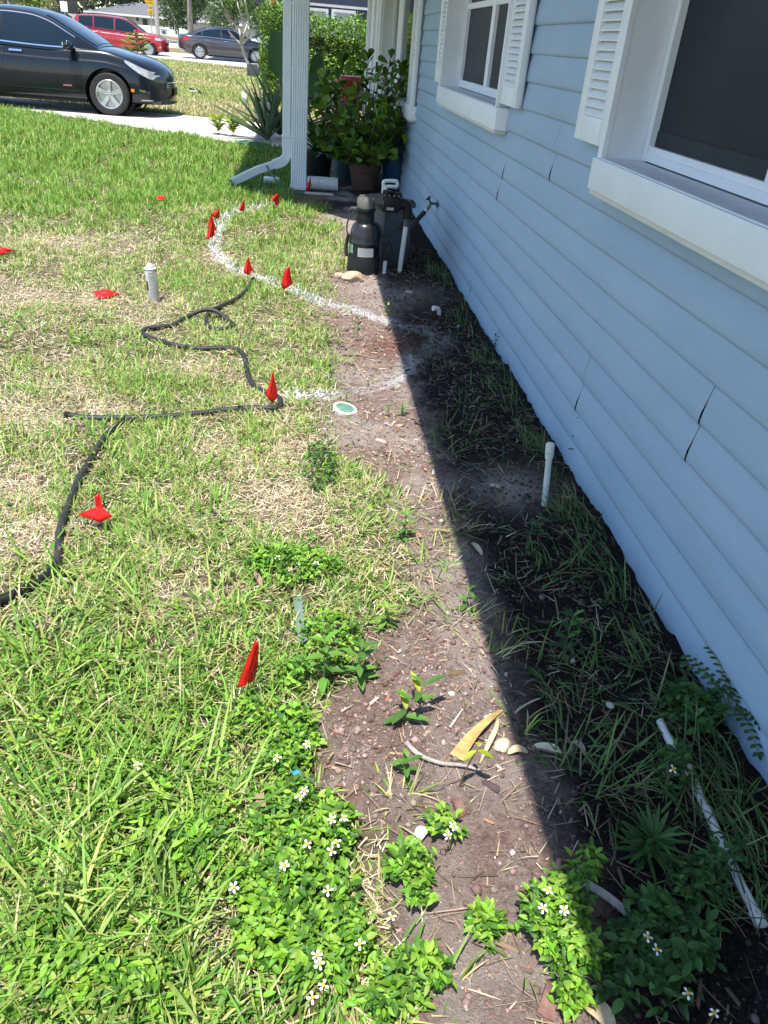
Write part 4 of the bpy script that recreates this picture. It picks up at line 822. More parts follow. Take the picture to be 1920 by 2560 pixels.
# ------------------------------------------------------------------ marking flags
flag_m = mat('red_flag_film', (.80, .018, .012), (.68, .012, .010), 20, .42, .15, 40); t_ = flag_m.node_tree
b_ = t_.nodes['Principled BSDF']; tr_ = t_.nodes.new('ShaderNodeBsdfTranslucent'); tr_.inputs[0].default_value = (.9, .03, .02, 1); mx_ = t_.nodes.new('ShaderNodeMixShader'); mx_.inputs[0].default_value = .35
t_.links.new(b_.outputs[0], mx_.inputs[1]); t_.links.new(tr_.outputs[0], mx_.inputs[2]); t_.links.new(mx_.outputs[0], t_.nodes['Material Output'].inputs[0])
wire_m = mat('flag_wire', (.10, .10, .10), rough=.4, metal=.6)
FLAGS = 'red marking flags'
def flag(label, bx, by, top, outline, zlow=None, crease=.012, facing=None, wire=True, patch=None):
    """standing flag: base pixel, outline of the hanging film in metres (u across the view, v up from the ground)"""
    c = G(bx, by); T0 = thing('marking_flag', label, 'flag', (c.x, c.y, 0), 0, FLAGS)
    vd = Vector((c.x, c.y, 0)).normalized(); rt = Vector((vd.y, -vd.x, 0)); us = [u for u, v in outline]; vs_ = [v for u, v in outline]; cu = sum(us)/len(us)
    apex = max(outline, key=lambda q: q[1])
    rows = []; n = 9; v0, v1 = min(vs_), max(vs_)
    # slice the outline into rows
    for i in range(n+1):
        v = v0+(v1-v0)*(i/n*.985+.008); xs_ = []
        for (a, b), (c_, d_) in zip(outline, outline[1:]+outline[:1]):
            if (b-v)*(d_-v) <= 0 and b != d_: xs_.append(a+(c_-a)*(v-b)/(d_-b))
        lo, hi = min(xs_), max(xs_); row = []
        for j in range(7):
            s_ = j/6; u = lo+(hi-lo)*s_; rdg = .34+.12*sin(bx*.37); dep = (-crease*1.7*(s_/rdg if s_ < rdg else 1-1.9*(s_-rdg)/(1-rdg)*.8)+.002*sin(23*s_+v*70+bx))*(hi-lo)/.05
            row.append(tuple(rt*u+vd*dep+Vector((0, 0, v))))
        rows.append(row)
    g = MB().grid(rows); fo = g.build('flag_film', flag_m, T0, 9, local=True, fixn=False)
    md = fo.modifiers.new('thickness', 'SOLIDIFY'); md.thickness = .0006
    if wire: MB().tube([(0, 0, -.02), tuple(rt*(apex[0]*.6)+Vector((0, 0, v0+.005))), tuple(rt*apex[0]+vd*.003+Vector((0, 0, v1-.004)))], .0012, 5).build('wire', wire_m, T0, 180, local=True)
    if patch:
        q = [[tuple(Vector(rows[i][j])-vd*.003) for j in range(*patch[1])] for i in range(*patch[0])]; MB().grid(q).build('paint_spatter', mat('white_overspray', (.78, .70, .68), (.8, .3, .28), 60, .7), T0, 60, local=True, fixn=False)
    return T0
def fl_out(px_base, pts):
    """flag outline given in view pixels, turned into metres at the flag's own distance"""
    c = G(*px_base); vd = Vector((c.x, c.y, 0)).normalized(); rt = Vector((vd.y, -vd.x, 0)); out = []
    for p in pts:
        d = Vector(_ray(*p)); O = Vector((0, 0, CAM_H)); t = (c-O).dot(vd)/d.dot(vd); q = O+d*t; out.append(((q-c).dot(rt), q.z))
    return out
def sflag(label, base, pts, **k): return flag(label, base[0], base[1], 0, fl_out(base, pts), **k)
sflag('nearest upright red flag, largest of all, in the long grass beside the crumbly soil', (541, 1512), [(551, 1382), (560, 1388), (557, 1440), (550, 1478), (541, 1474), (510, 1487), (528, 1440)], crease=.010)
sflag('tall red flag standing at the bend of the black hose', (592, 888), [(590, 801), (601, 860), (588, 870), (573, 854), (583, 825)])
sflag('red flag standing on the paint line near the softener, tallest of the three below it', (617, 640), [(625, 574), (632, 617), (612, 626), (607, 615), (614, 585)])
sflag('red flag with white overspray on its corner, just above the hose end', (538, 606), [(536, 553), (547, 587), (543, 595), (525, 589), (532, 565)], patch=((0, 3), (4, 7)))
sflag('left red flag leaning over the paint loop, lowest of the three clustered there', (457, 530), [(459, 474), (465, 512), (455, 514), (443, 518), (450, 500)], crease=.02)
sflag('middle red flag of the three clustered at the paint loop, half hidden behind another', (455, 508), [(456, 462), (469, 499), (462, 502), (449, 503), (450, 480)], crease=.02)
sflag('upper red flag of the three clustered at the paint loop, folded over', (464, 485), [(474, 446), (475, 470), (468, 473), (457, 466), (456, 460), (468, 455)], crease=.025)
sflag('small pointed red flag at the top of the paint loop', (524, 464), [(528, 429), (529, 453), (522, 457), (516, 452), (522, 440)])
sflag('red flag folded like a hook at the right end of the paint loop', (594, 451), [(598, 418), (603, 423), (603, 442), (596, 445), (589, 432), (580, 430), (590, 424)], crease=.02)
sflag('red flag in the shade right beside the porch post', (667, 417), [(671, 382), (672, 398), (668, 414), (659, 413), (664, 397)])
def lflag(label, pts, z, wireto=None):
    P = [G(p[0], p[1], p[2] if len(p) > 2 else z) for p in pts]; c = G(pts[0][0], pts[0][1]); T0 = thing('marking_flag', label, 'flag', (c.x, c.y, 0), 0, FLAGS)
    ctr = sum(P, Vector())/len(P)+Vector((0, 0, .008)); rows = [[tuple(ctr+(p-ctr)*s_+Vector((0, 0, .006*sin(3*k)*s_))) for k, p in enumerate(P+[P[0]])] for s_ in (.02, .35, .7, 1)]
    fo = MB().grid(rows).build('flag_film', flag_m, T0, 40, fixn=False); md = fo.modifiers.new('thickness', 'SOLIDIFY'); md.thickness = .0008
    e = Vector(P[len(P)//2]); MB().tube([tuple(P[0]+Vector((0, 0, -.003))), tuple(e+Vector((0, 0, -.004))), (e.x+.1, e.y+.12, .012)], .0012, 5).build('wire', wire_m, T0, 180); return T0
lflag('red flag lying flat on the dry patch left of the spray can', [(201, 629, .03), (233, 625, .04), (262, 635, .02), (232, 643, .02), (210, 643, .025)], .03)
lflag('red flag lying flat at the left edge of the picture, cut by it', [(-12, 536, .05), (2, 533, .05), (40, 541, .04), (25, 543, .03), (0, 548, .03), (-12, 548, .03)], .04)
lflag('small red flag lying on the upper lawn, farthest from the paint loop', [(336, 425, .05), (347, 421, .06), (357, 427, .05), (356, 431, .04), (346, 432, .04), (338, 431, .04)], .05)
T0 = lflag('red flag bent into an L beside the winding part of the black hose', [(168, 1114, .05), (207, 1100, .065), (204, 1070, .13), (216, 1066, .135), (222, 1095, .09), (244, 1118, .06), (215, 1126, .05)], .06)

# ------------------------------------------------------------------ spray can
c = G(334, 653); T0 = thing('spray_can', 'silver grey aerosol paint can standing without cap on the lawn', 'spray can', (c.x, c.y, 0))
lab = mat('can_print', (.44, .45, .43), (.52, .53, .51), 30, .4); tilt_ = Matrix.Rotation(-.05, 4, 'Y')
MB().lathe([(.030, -.005), (.0325, .0), (.0325, .186), (.030, .192)], (0, 0, 0), 28, tilt_).build('can_body', lab, T0, local=True)
MB().lathe([(.0305, .191), (.0345, .195), (.0345, .199), (.030, .2015), (.0235, .201), (.0225, .206), (.0235, .209), (.019, .217), (.0155, .218), (.0155, .222), (.009, .2225), (.0045, .224), (.004, .231), (0, .2315)], (0, 0, 0), 28, tilt_).build('can_dome', mat('polished_tin', (.80, .80, .78), rough=.25, metal=.4), T0, local=True)
pm_ = mat('label_panel', (.29, .30, .28), (.38, .385, .36), 60, .45); P = MB()
for a0_, a1_, z0_, z1_ in [(-1.9, -.75, .10, .165), (-1.9, -.75, .055, .095), (-1.85, -.8, .012, .048), (-1.9, -.75, .17, .182)]:
    P.grid([[tuple(tilt_ @ Vector((.0329*cos(a0_+(a1_-a0_)*i/8), .0329*sin(a0_+(a1_-a0_)*i/8), z))) for i in range(9)] for z in (z0_, z1_)])
P.build('label', pm_, T0, local=True); P = MB(); P.grid([[tuple(tilt_ @ Vector((.0330*cos(-2.9+.75*i/6), .0330*sin(-2.9+.75*i/6), z))) for i in range(7)] for z in (.075, .13)])
P.build('red_label', mat('dark_red_print', (.13, .03, .02), (.04, .02, .02), 40, .45), T0, local=True)
P = MB(); P.grid([[tuple(tilt_ @ Vector((.0329*cos(-1.85+1.05*i/8), .0329*sin(-1.85+1.05*i/8), z))) for i in range(9)] for z in (-.002, .010)]); P.build('base_band', mat('dark_print', (.035, .035, .037), rough=.5), T0, local=True)

# ------------------------------------------------------------------ black garden hose
def hose(label, line, r, lift, name='hose', cap=True):
    raw = catmull([(G(p[0], p[1], r).x, G(p[0], p[1], r).y, r+(p[2] if len(p) > 2 else 0)) for p in line], 10)
    # even steps
    d = [0.0]
    for a, b in zip(raw[:-1], raw[1:]): d.append(d[-1]+(b-a).length)
    n = int(d[-1]/.0045); s_ = np.linspace(0, d[-1], n); A = np.array(raw); A = np.stack([np.interp(s_, d, A[:, k]) for k in range(3)], 1); A[:, 2] += np.clip(gz(A[:, 0], A[:, 1]), -.01, .05)*.7+lift
    rr = r*(1+.075*np.where(np.arange(n) % 3 == 0, -1, .45)+.10*(vnoise(s_, s_*0+3, .07, 2)-.5)+.06*(vnoise(s_, s_*0+9, .3, 2)-.5))
    return A, rr
A, rr = hose('', [(548, 607, .01), (540, 618), (527, 633), (505, 650), (478, 662), (455, 673), (446, 688), (449, 704), (463, 713), (490, 712), (503, 704), (492, 693), (468, 684, .028), (440, 682, .03), (405, 687, .005), (375, 702), (345, 707), (320, 710), (308, 718), (318, 727), (345, 737), (380, 748), (430, 755), (490, 753), (518, 760), (530, 778), (534, 800), (543, 825), (563, 842), (590, 852), (604, 862), (605, 876), (590, 884), (550, 884), (500, 886), (440, 893), (370, 900), (300, 904), (220, 905), (170, 903), (142, 898)], .0122, .004)
hz = thing('garden_hose', 'black ribbed garden hose winding over the lawn with a small loop', 'hose', (A[0][0], A[0][1], 0))
MB().tube(A, rr, 10).build('hose', black_rub, hz); MB().tube(A[:14], [.0145]*14, 12).build('coupling', black_pl, hz)
MB().tube(A[-5:], [.0142]*5, 12).build('end_cap', black_pl, hz)
A, rr = hose('', [(268, 908), (248, 925), (228, 945), (212, 968), (192, 1000), (172, 1035), (158, 1070), (145, 1105), (133, 1140), (128, 1175), (127, 1205), (117, 1232), (92, 1257), (60, 1277), (20, 1295), (-30, 1312), (-60, 1320)], .0124, .006)
hz = thing('garden_hose', 'black ribbed hose running down the left lawn with a smooth end at the picture edge', 'hose', (A[0][0], A[0][1], 0))
MB().tube(A, rr, 10).build('hose', black_rub, hz); k_ = int(len(A)*.80); MB().tube(A[k_:], [.0160]*(len(A)-k_), 14).build('coupling', black_pl, hz)

# ------------------------------------------------------------------ pipes and covers in the bed
c = G(1176, 1090); tp = DY(1189, 957, c.y); T0 = thing('pipe_riser', 'upright white plastic pipe with a screw cap, alone near the wall', 'pipe', (c.x, c.y, 0))
ax = (tp-c); L_ = ax.length; R = Vector((0, 0, 1)).rotation_difference(ax).to_matrix().to_4x4(); r_ = .0108
MB().lathe([(r_, -.04), (r_, L_-.035)], (0, 0, 0), 18, R).build('pipe', pvc, T0, local=True)
MB().lathe([(r_+.0005, L_-.062), (r_+.0035, L_-.060), (r_+.0035, L_-.044), (r_+.0048, L_-.043), (r_+.0048, L_-.037), (r_+.002, L_-.036)], (0, 0, 0), 18, R).build('coupling', pvc, T0, local=True)
cp = []
for i in range(36): cp.append((r_+.0046+(.0006 if i % 2 else 0)))
MB().lathe([(r_+.002, L_-.034), (r_+.0047, L_-.033), (r_+.0047, L_-.008), (r_+.0035, L_-.003), (r_*.6, L_-.0005), (0, L_)], (0, 0, 0), 18, R).build('cap', pvc, T0, local=True)
nat = [(1648, 1809), (1673, 1863), (1712, 1921), (1739, 1980), (1782, 2069), (1825, 2159), (1852, 2217), (1902, 2318)]
pp = [G(x/K, y/K) for x, y in nat]; pt = catmull([(p.x, p.y, .008+.004*math.sin(i*.8)) for i, p in enumerate(pp)], 5); T0 = thing('pipe_length', 'long white plastic pipe lying half buried along the wall', 'pipe', tuple(pp[0])); MB().tube(pt, .0100, 14).build('pipe', pvc, T0)
p = pt[-1]; q = pt[-3]; MB().tube([q, p], .0125, 14).build('pipe_end', pvc, T0)
c = G(945, 683); T0 = thing('pipe_elbow', 'small white plastic pipe elbow sticking out of the dark soil', 'pipe', (c.x, c.y, 0))
MB().tube([(.01, .01, -.01), (.008, .008, .035), (-.004, .002, .048), (-.03, -.008, .05)], .0125, 12).build('elbow', pvc, T0, local=True); MB().tube([(-.018, -.0045, .0493), (-.036, -.0105, .0503)], .0155, 14).build('socket', pvc, T0, local=True)
c = G(744, 889); T0 = thing('valve_cover', 'small round valve cover, green lid in a white ring, tilted in the soil', 'valve cover', (c.x, c.y, 0)); R = Matrix.Rotation(.16, 4, 'Y') @ Matrix.Rotation(.10, 4, 'X')
MB().lathe([(.050, -.04), (.054, .008), (.054, .012), (.042, .014), (.041, .009)], (0, 0, .006), 32, R).build('ring', pvc, T0, local=True)
MB().lathe([(.0405, .003), (.0405, .0115), (.036, .0135), (0, .014)], (0, 0, .006), 28, R).build('lid', mat('green_plastic', (.05, .19, .13), (.16, .27, .2), 40, .6), T0, local=True)
# ------------------------------------------------------------------ water softener by the wall
def nv(x, y, Y): return DY(x/K, y/K, Y)                # native photo pixel -> point at distance Y
def zp(x, y, Y=5.52): return nv(820+x/5.53, 430+y/5.53, Y)
tb = zp(480, 1395); tx, ty = tb.x, 5.52
T0 = thing('softener_tank', 'black pressure tank with a valve head and a grey label plate, between lawn and wall', 'water softener', (tx, ty, 0))
def zz(y): return zp(480, y).z
gloss = mat('glossy_black', (.014, .015, .015), (.028, .028, .027), 6, .26, .04, 30)
dom = [(.111, -.03), (.114, zz(1160)-.01), (.1095, zz(1150))]
MB().lathe([(.113, -.03), (.1145, zz(1165)), (.110, zz(1150))], (tx, ty, 0), 36).build('base', black_pl, T0)
z1, z2, z3 = zz(985), zz(940), zz(690)
prof = [(.107, zz(1150)-.002), (.107, z1), (.110, z1+.006), (.110, z2-.006), (.107, z2)]
for i in range(1, 9):
    a = i/8*pi/2; prof.append((.062+.045*cos(a), z2+(z3-z2)*sin(a)))
MB().lathe(prof, (tx, ty, 0), 36).build('tank', gloss, T0)
zc0, zc1 = zz(495), zz(350)
MB().lathe([(.064, z3-.01), (.060, zc0-.02), (.068, zc0-.014), (.068, zc0), (.060, zc0+.004)], (tx-.004, ty, 0), 28).build('neck', black_pl, T0)
hd = MB(); hd.lathe([(.060, zc0+.002), (.062, zc1-.022), (.055, zc1-.008), (.04, zc1-.001), (0, zc1)], (tx-.004, ty, 0), 28); hd.tube([(tx, ty, zc1-.024), (tx+.075, ty, zc1-.026), (tx+.115, ty+.005, zc1-.028)], [.024, .022, .022], 14)
head = hd.build('valve_head', mat('grey_valve_plastic', (.10, .095, .085), (.14, .135, .12), 10, .35), T0)
bl = MB()
for i in range(8):
    a = i*pi/4+.2; bl.lathe([(.006, 0), (.006, .006), (0, .009)], (tx-.004+.05*cos(a), ty+.05*sin(a), zc1-.008), 8)
bl.build('bolt', metal, head)
ang0, ang1 = -2.06, -1.00
MB().grid([[(tx+.1085*cos(a), ty+.1085*sin(a), z) for a in np.linspace(ang0, ang1, 12)] for z in (zz(1128), zz(1008))]).build('label_plate', mat('label_grey', (.42, .43, .45), (.34, .35, .37), 50, .45), T0)
tx_ = MB()
for i in range(7):
    z = zz(1020+i*15); tx_.grid([[(tx+.1089*cos(a), ty+.1089*sin(a), z+d) for a in np.linspace(ang0+.08, ang1-.08-.1*(i % 3), 8)] for d in (0, .0022)])
tx_.build('label_print', mat('print_grey', (.22, .23, .25), rough=.5), T0)
MB().grid([[(tx+.1085*cos(a), ty+.1085*sin(a), z) for a in np.linspace(-2.95, -2.45, 8)] for z in (zz(1100), zz(965))]).build('green_sticker', mat('pale_green_label', (.28, .40, .34), (.1, .25, .18), 15, .4), T0)
# manifold, elbow and stand pipe
Ym = 5.56; mz = zz(470); mf = MB(); a = zp(700, 420, Ym); b = zp(1010, 440, Ym)
mf.tube([(tx+.10, ty, zc1-.03), (a.x+.02, Ym, a.z-.01)], .030, 14)
cx_ = zp(865, 430, Ym); mf.box(cx_.x-.062, cx_.x+.062, Ym-.05, Ym+.05, cx_.z-.055, cx_.z+.05, .014); mf.lathe([(.036, 0), (.036, .03), (.028, .036), (0, .037)], (cx_.x-.025, Ym, cx_.z+.045), 18); mf.lathe([(.03, 0), (.03, .022), (.02, .028), (0, .03)], (cx_.x+.045, Ym, cx_.z+.045), 18)
e = catmull([(cx_.x+.05, Ym, cx_.z), tuple(zp(1040, 445, Ym)), tuple(zp(1085, 470, Ym)), tuple(zp(1100, 540, Ym)), tuple(zp(1096, 640, Ym))], 5); mf.tube(e, .034, 16); mf.tube(e[-2:], .038, 16); mf.tube(e[2:4], .038, 16)
man = mf.build('manifold', black_pl, T0)
bt_ = MB()
for dx in (-.045, -.015, .02, .05): bt_.lathe([(.005, 0), (.005, .007), (0, .009)], (cx_.x+dx, Ym-.035, cx_.z+.05), 8)
bt_.build('bolt', metal, man)
lp = MB(); lp.box(cx_.x-.030, cx_.x+.018, Ym-.0535, Ym-.0512, cx_.z-.038, cx_.z-.02); lp.build('tag', mat('white_tag', (.6, .6, .6), (.2, .2, .2), 120, .4), man)
pb = G(998/K, 680/K); pt_ = zp(1092, 640, Ym); pv = MB(); pv.tube([(pb.x, pb.y, -.03), (pt_.x, Ym, pt_.z)], .0175, 16); pp_ = pv.build('stand_pipe', pvc, T0)
q0 = Vector((pb.x, pb.y, 0)).lerp(Vector((pt_.x, Ym, pt_.z)), .86); MB().tube([q0, (pt_.x, Ym, pt_.z+.004)], .0225, 16).build('coupling', grey_pl, T0)
sbp = G(960/K, 686/K); MB().tube([(sbp.x, sbp.y, -.02), (sbp.x+.002, sbp.y, .095)], .0145, 16).build('drain_stub', pvc, T0)
ho = MB(); ho.tube(catmull([(tx+.06, ty-.02, z3+.0), (tx+.10, ty-.03, z3-.03), (tx+.118, ty-.04, z2), (tx+.122, ty-.045, zz(1100)), (tx+.118, ty-.04, zz(1220))], 6), .011, 8)
ho.tube(catmull([(tx+.121, ty-.045, zz(900)), (tx+.16, ty-.05, zz(915)), (tx+.177, ty-.03, zz(990)), (sbp.x+.002, sbp.y, zz(1120)), (sbp.x+.002, sbp.y, .09)], 6), .0085, 8)
ho.tube(catmull([(tx+.121, ty-.045, zz(885)), tuple(zp(830, 885, 5.5)), tuple(zp(930, 830, 5.52)), tuple(zp(1000, 750, 5.6)), tuple(zp(1030, 690, 5.62))], 6), .005, 6)
ho.tube(catmull([(tx-.07, ty-.02, zz(530)), (tx-.105, ty-.04, zz(590)), (tx-.128, ty-.05, zz(680)), (tx-.13, ty-.05, zz(800)), (tx-.115, ty-.06, zz(860))], 6), .005, 6)
ho.tube(catmull([(tx-.115, ty-.02, zz(860)), (tx-.125, ty-.02, zz(960)), (tx-.127, ty-.02, zz(1100)), (tx-.12, ty-.02, zz(1160))], 6), .012, 8)
ho.tube(catmull([(tx-.06, ty-.03, zz(520)), (tx-.115, ty-.03, zz(510)), (tx-.118, ty-.04, zz(570)), (tx-.08, ty-.05, zz(620)), (tx-.045, ty-.055, zz(710))], 6), .0035, 6)
ho.build('tubing', black_rub, T0)
MB().box(tx-.108, tx-.066, ty-.02, ty+.02, zz(525), zz(490), .004).build('bracket', grey_pl, T0)
# salt cabinet behind
cc = zp(800, 1000, 5.66); T1 = thing('salt_cabinet', 'grey plastic cabinet with a sloping lid behind the black tank', 'cabinet', (cc.x+.0, 5.84, 0), rad(38))
top = zp(800, 520, 5.68).z
MB().box(-.14, .14, -.14, .14, -.01, top, .02).build('body', grey_pl, T1, local=True)
L_ = MB(); L_.prism([(-.152, top+.002), (.152, top+.002), (.152, top+.03), (.12, top+.055), (-.12, top+.055), (-.152, top+.03)], 'y', -.152, .152); L_.build('lid', mat('dark_grey_lid', (.055, .055, .055), (.075, .075, .073), 8, .5, .06, 60), T1, local=True)
MB().box(.04, .10, -.144, -.139, .24, .31, .002).build('outlet', dark, T1, local=True)
# white pipe loop above
c = zp(860, 240, 6.25); T2 = thing('pipe_loop', 'white plastic pipe loop rising behind the grey cabinet', 'pipe', (c.x, 6.25, 0))
pr_ = .0135
def L3(x, y, Y): return tuple(zp(x, y, Y))
MB().tube(catmull([(zp(766, 240, 6.25).x, 6.25, 0), L3(766, 240, 6.25), L3(766, 160, 6.25), L3(790, 125, 6.25), L3(930, 125, 6.25), L3(958, 150, 6.25), L3(955, 200, 6.25), L3(920, 215, 6.25)], 6), pr_, 12).build('rear_loop', pvc, T2)
MB().tube(catmull([(zp(795, 240, 6.15).x, 6.15, 0), L3(795, 260, 6.15), L3(797, 220, 6.15), L3(830, 200, 6.15), L3(935, 205, 6.15)], 6), pr_*.95, 12).build('front_loop', pvc, T2)

# ------------------------------------------------------------------ porch plants and pots
TER = mat('terracotta', (.075, .038, .026), (.11, .06, .04), 12, .8, .15, 60)
def pot(name, label, x, y, prof, m, soil=True, cat='plant pot'):
    T = thing(name, label, cat, (x, y, 0)); MB().lathe(prof, (0, 0, 0), 32).build('pot', m, T, local=True)
    r_ = max(p[0] for p in prof)*.86; h = max(p[1] for p in prof)-.04; MB().lathe([(r_, h-.02), (r_*.7, h), (0, h+.004)], (0, 0, 0), 20).build('potting_soil', mat('potting_soil', (.03, .022, .018), (.06, .05, .04), 60, .95, .5), T, local=True); return T
pg_ = G(912/K, 478/K); pxx, pyy = pg_.x, pg_.y+.16
pot('clay_pot', 'brown terracotta pot under the big leafy shrub', pxx, pyy, [(.13, 0), (.165, .19), (.178, .195), (.182, .27), (.166, .275), (.158, .22)], TER)
def leafy(name, label, x, y, z0, nst, spread, h0, h1, Lf, cols, per=9, wr=.62, group=None):
    T = thing(name, label, 'plant', (x, y, 0), 0, group); st = MB(); B = []; D = []; L = []; Up = []
    for i in range(nst):
        a = rng.uniform(0, 2*pi); r_ = spread*math.sqrt(rng.random())*1.0; h = h0+(h1-h0)*rng.random()*(1-.45*(r_/spread)**2)
        path = catmull([(rng.normal(0, .04), rng.normal(0, .04), z0), (r_*.45*cos(a), r_*.45*sin(a), z0+(h-z0)*.45), (r_*cos(a), r_*sin(a), h)], 5); st.tube(path, [.009-.005*k/len(path) for k in range(len(path))], 5, False)
        P = np.array(path); n = per+int(rng.integers(0, 4)); t = rng.uniform(.12, 1, n); t[-4:] = 1.0; b = np.stack([np.interp(t, np.linspace(0, 1, len(P)), P[:, k]) for k in range(3)], 1); az = rng.uniform(0, 2*pi, n); el = rng.uniform(-.3, 1.25, n); el[-2:] = 1.25
        B.append(b); D.append(np.stack([np.cos(az)*np.cos(el), np.sin(az)*np.cos(el), np.sin(el)], 1)); L.append(Lf*rng.uniform(.65, 1.15, n))
    B = np.concatenate(B); D = np.concatenate(D); L = np.concatenate(L); n = len(B)
    V, F, Tn = leaves(B+D*.02, D, L, L*wr*rng.uniform(.85, 1.1, n), tints(n, cols, .18), .10, .22, rng.normal(0, .7, n), prof=[(0, .10), (.2, .38), (.5, .82), (.78, 1.0), (.94, .7), (1, .2)])
    np_mesh('foliage', V, F, Tn, WAXLEAF, T); st.build('stems', wood_stem, T, 180, local=True); return T
CLU = [(.068, .155, .018), (.10, .215, .024), (.040, .10, .02), (.18, .31, .035)]
tz = nv(885, 125, pyy).z
leafy('potted_shrub', 'big round-leaved shrub standing in the terracotta pot', pxx-.03, pyy, .26, 125, .60, .30, tz+.08, .115, CLU, 14)
bp_ = G(795/K, 462/K); pot('black_pot', 'large black nursery pot in the shade right of the post', bp_.x, bp_.y+.2, [(.13, 0), (.16, .3), (.172, .305), (.172, .34), (.16, .345)], black_pl)
rb = nv(985, 430, 9.2); pot('blue_pot', 'tall glazed blue pot between the shrub and the wall', rb.x, 9.25, [(.09, 0), (.13, .2), (.14, .4), (.12, .52), (.13, .56), (.12, .565), (.11, .5)], mat('blue_glaze', (.012, .05, .12), (.018, .07, .16), 8, .2, coat=.5))
rb = nv(856, 470, 9.7); pot('teal_pot', 'pale teal planter half hidden behind the terracotta pot', rb.x, 9.75, [(.10, 0), (.12, .24), (.13, .25), (.13, .27), (.115, .275)], mat('teal_glaze', (.05, .11, .12), (.07, .15, .16), 8, .4))
def strap(name, label, x, y, z0, n, L, wr, cols, el=(.6, 1.4), droop=.15, group=None, azr=(0, 2*pi), thick=None):
    T = thing(name, label, 'plant', (x, y, 0), 0, group); az = rng.uniform(*azr, n); e = rng.uniform(*el, n); D = np.stack([np.cos(az)*np.cos(e), np.sin(az)*np.cos(e), np.sin(e)], 1); B = D*np.array([.05, .05, 0])+np.array([0, 0, z0]); Ln = L*rng.uniform(.6, 1.1, n)
    V, F, Tn = leaves(B, D, Ln, Ln*wr, tints(n, cols, .14), .35, droop, prof=[(0, .8), (.2, 1), (.5, .85), (.75, .55), (.92, .22), (1, .02)]); np_mesh('foliage', V, F, Tn, WAXLEAF, T)
    MB().lathe([(.04, z0-.12 if z0 > .13 else -.01), (.035, z0+.03), (0, z0+.05)], (0, 0, 0), 10).build('stem', stem_m, T, local=True); return T
strap('strappy_plant', 'dark strap-leaved plant in the large black pot', bp_.x, bp_.y+.2, .32, 34, .62, .06, DG, (.5, 1.4), .35)
al = nv(668, 345, 13.0); strap('aloe_plant', 'spiky grey-green aloe by the driveway, left of the downspout', al.x, 13.0, .03, 34, .95, .085, [(.10, .17, .09), (.14, .21, .11), (.08, .13, .07), (.18, .25, .12)], (.45, 1.45), .08)
al2 = nv(708, 330, 13.3); strap('aloe_plant', 'darker spiky plant right behind the downspout', al2.x, 13.5, .03, 24, 1.25, .07, [(.06, .11, .06), (.09, .15, .07)], (.3, 1.3), .1)
# arum-like white flower
q = nv(617, 247, 13.1); b0 = nv(650, 335, 13.1); T = thing('white_flower', 'single white trumpet flower on a long stalk above the aloe', 'flower', (b0.x, 13.1, 0)); MB().tube(catmull([(b0.x, 13.1, 0), (q.x+.06, 13.1, q.z*.6), (q.x, 13.1, q.z)], 6), .006, 6).build('stalk', stem_m, T); MB().lathe([(.008, 0), (.025, .03), (.04, .09), (.03, .13), (0, .17)], tuple(q-Vector((0, 0, .06))), 12, Matrix.Rotation(-.4, 4, 'Y')).build('petal', petal_m, T)
for i, (px_, py_, lb_) in enumerate([(545, 338, 'left one of two yellow-green bushy plants at the driveway edge'), (583, 343, 'right one of two yellow-green bushy plants at the driveway edge, nearer the aloe')]):
    p = G(px_/K, py_/K); T = thing('croton', lb_, 'plant', (p.x, p.y, 0), 0, 'small plants along the driveway'); n = 46; az = rng.uniform(0, 2*pi, n); t = rng.random(n); el = rng.uniform(.2, 1.3, n); B = np.stack([.05*np.cos(az)*t, .05*np.sin(az)*t, .05+.17*t], 1); D = np.stack([np.cos(az)*np.cos(el), np.sin(az)*np.cos(el), np.sin(el)], 1); Ln = .15*rng.uniform(.6, 1.1, n)
    V, F, Tn = leaves(B, D, Ln, Ln*.36, tints(n, [(.22, .32, .04), (.38, .42, .06), (.12, .22, .03)], .15), .2, .25); np_mesh('foliage', V, F, Tn, LEAF, T); MB().tube([(0, 0, -.01), (.005, 0, .24)], .006, 6).build('stem', wood_stem, T, local=True)
# bird of paradise with paddle leaves
T = thing('paddle_leaf_plant', 'tall plant with large paddle-shaped leaves behind the porch post', 'plant', (-.22, 11.6, 0)); B = []; D = []; Ln = []; st = MB()
for (x, y, x2, y2, Y, L_) in [(700, 192, 690, 72, 11.6, .70), (785, 205, 800, 130, 11.9, .5), (765, 228, 825, 178, 11.7, .5)]:
    a = nv(x, y, Y); b = nv(x2, y2, Y+.1); st.tube(catmull([(-.22, 11.6, 0), ((a.x-.22)/2, Y, a.z*.55), tuple(a)], 5), .016, 7); B.append(a); D.append((b-a)); Ln.append((b-a).length)
V, F, Tn = leaves(np.array(B), np.array(D), np.array(Ln), np.array(Ln)*.50, tints(len(B), [(.05, .12, .035), (.06, .13, .05)], .1), .12, .05, up=np.array([0, -1.0, .25]), prof=[(0, .3), (.12, .8), (.35, 1.0), (.65, .95), (.88, .6), (1, .1)])
np_mesh('foliage', V-np.array([-.22, 11.6, 0]), F, Tn, WAXLEAF, T); st.build('stems', stem_m, T, 180)
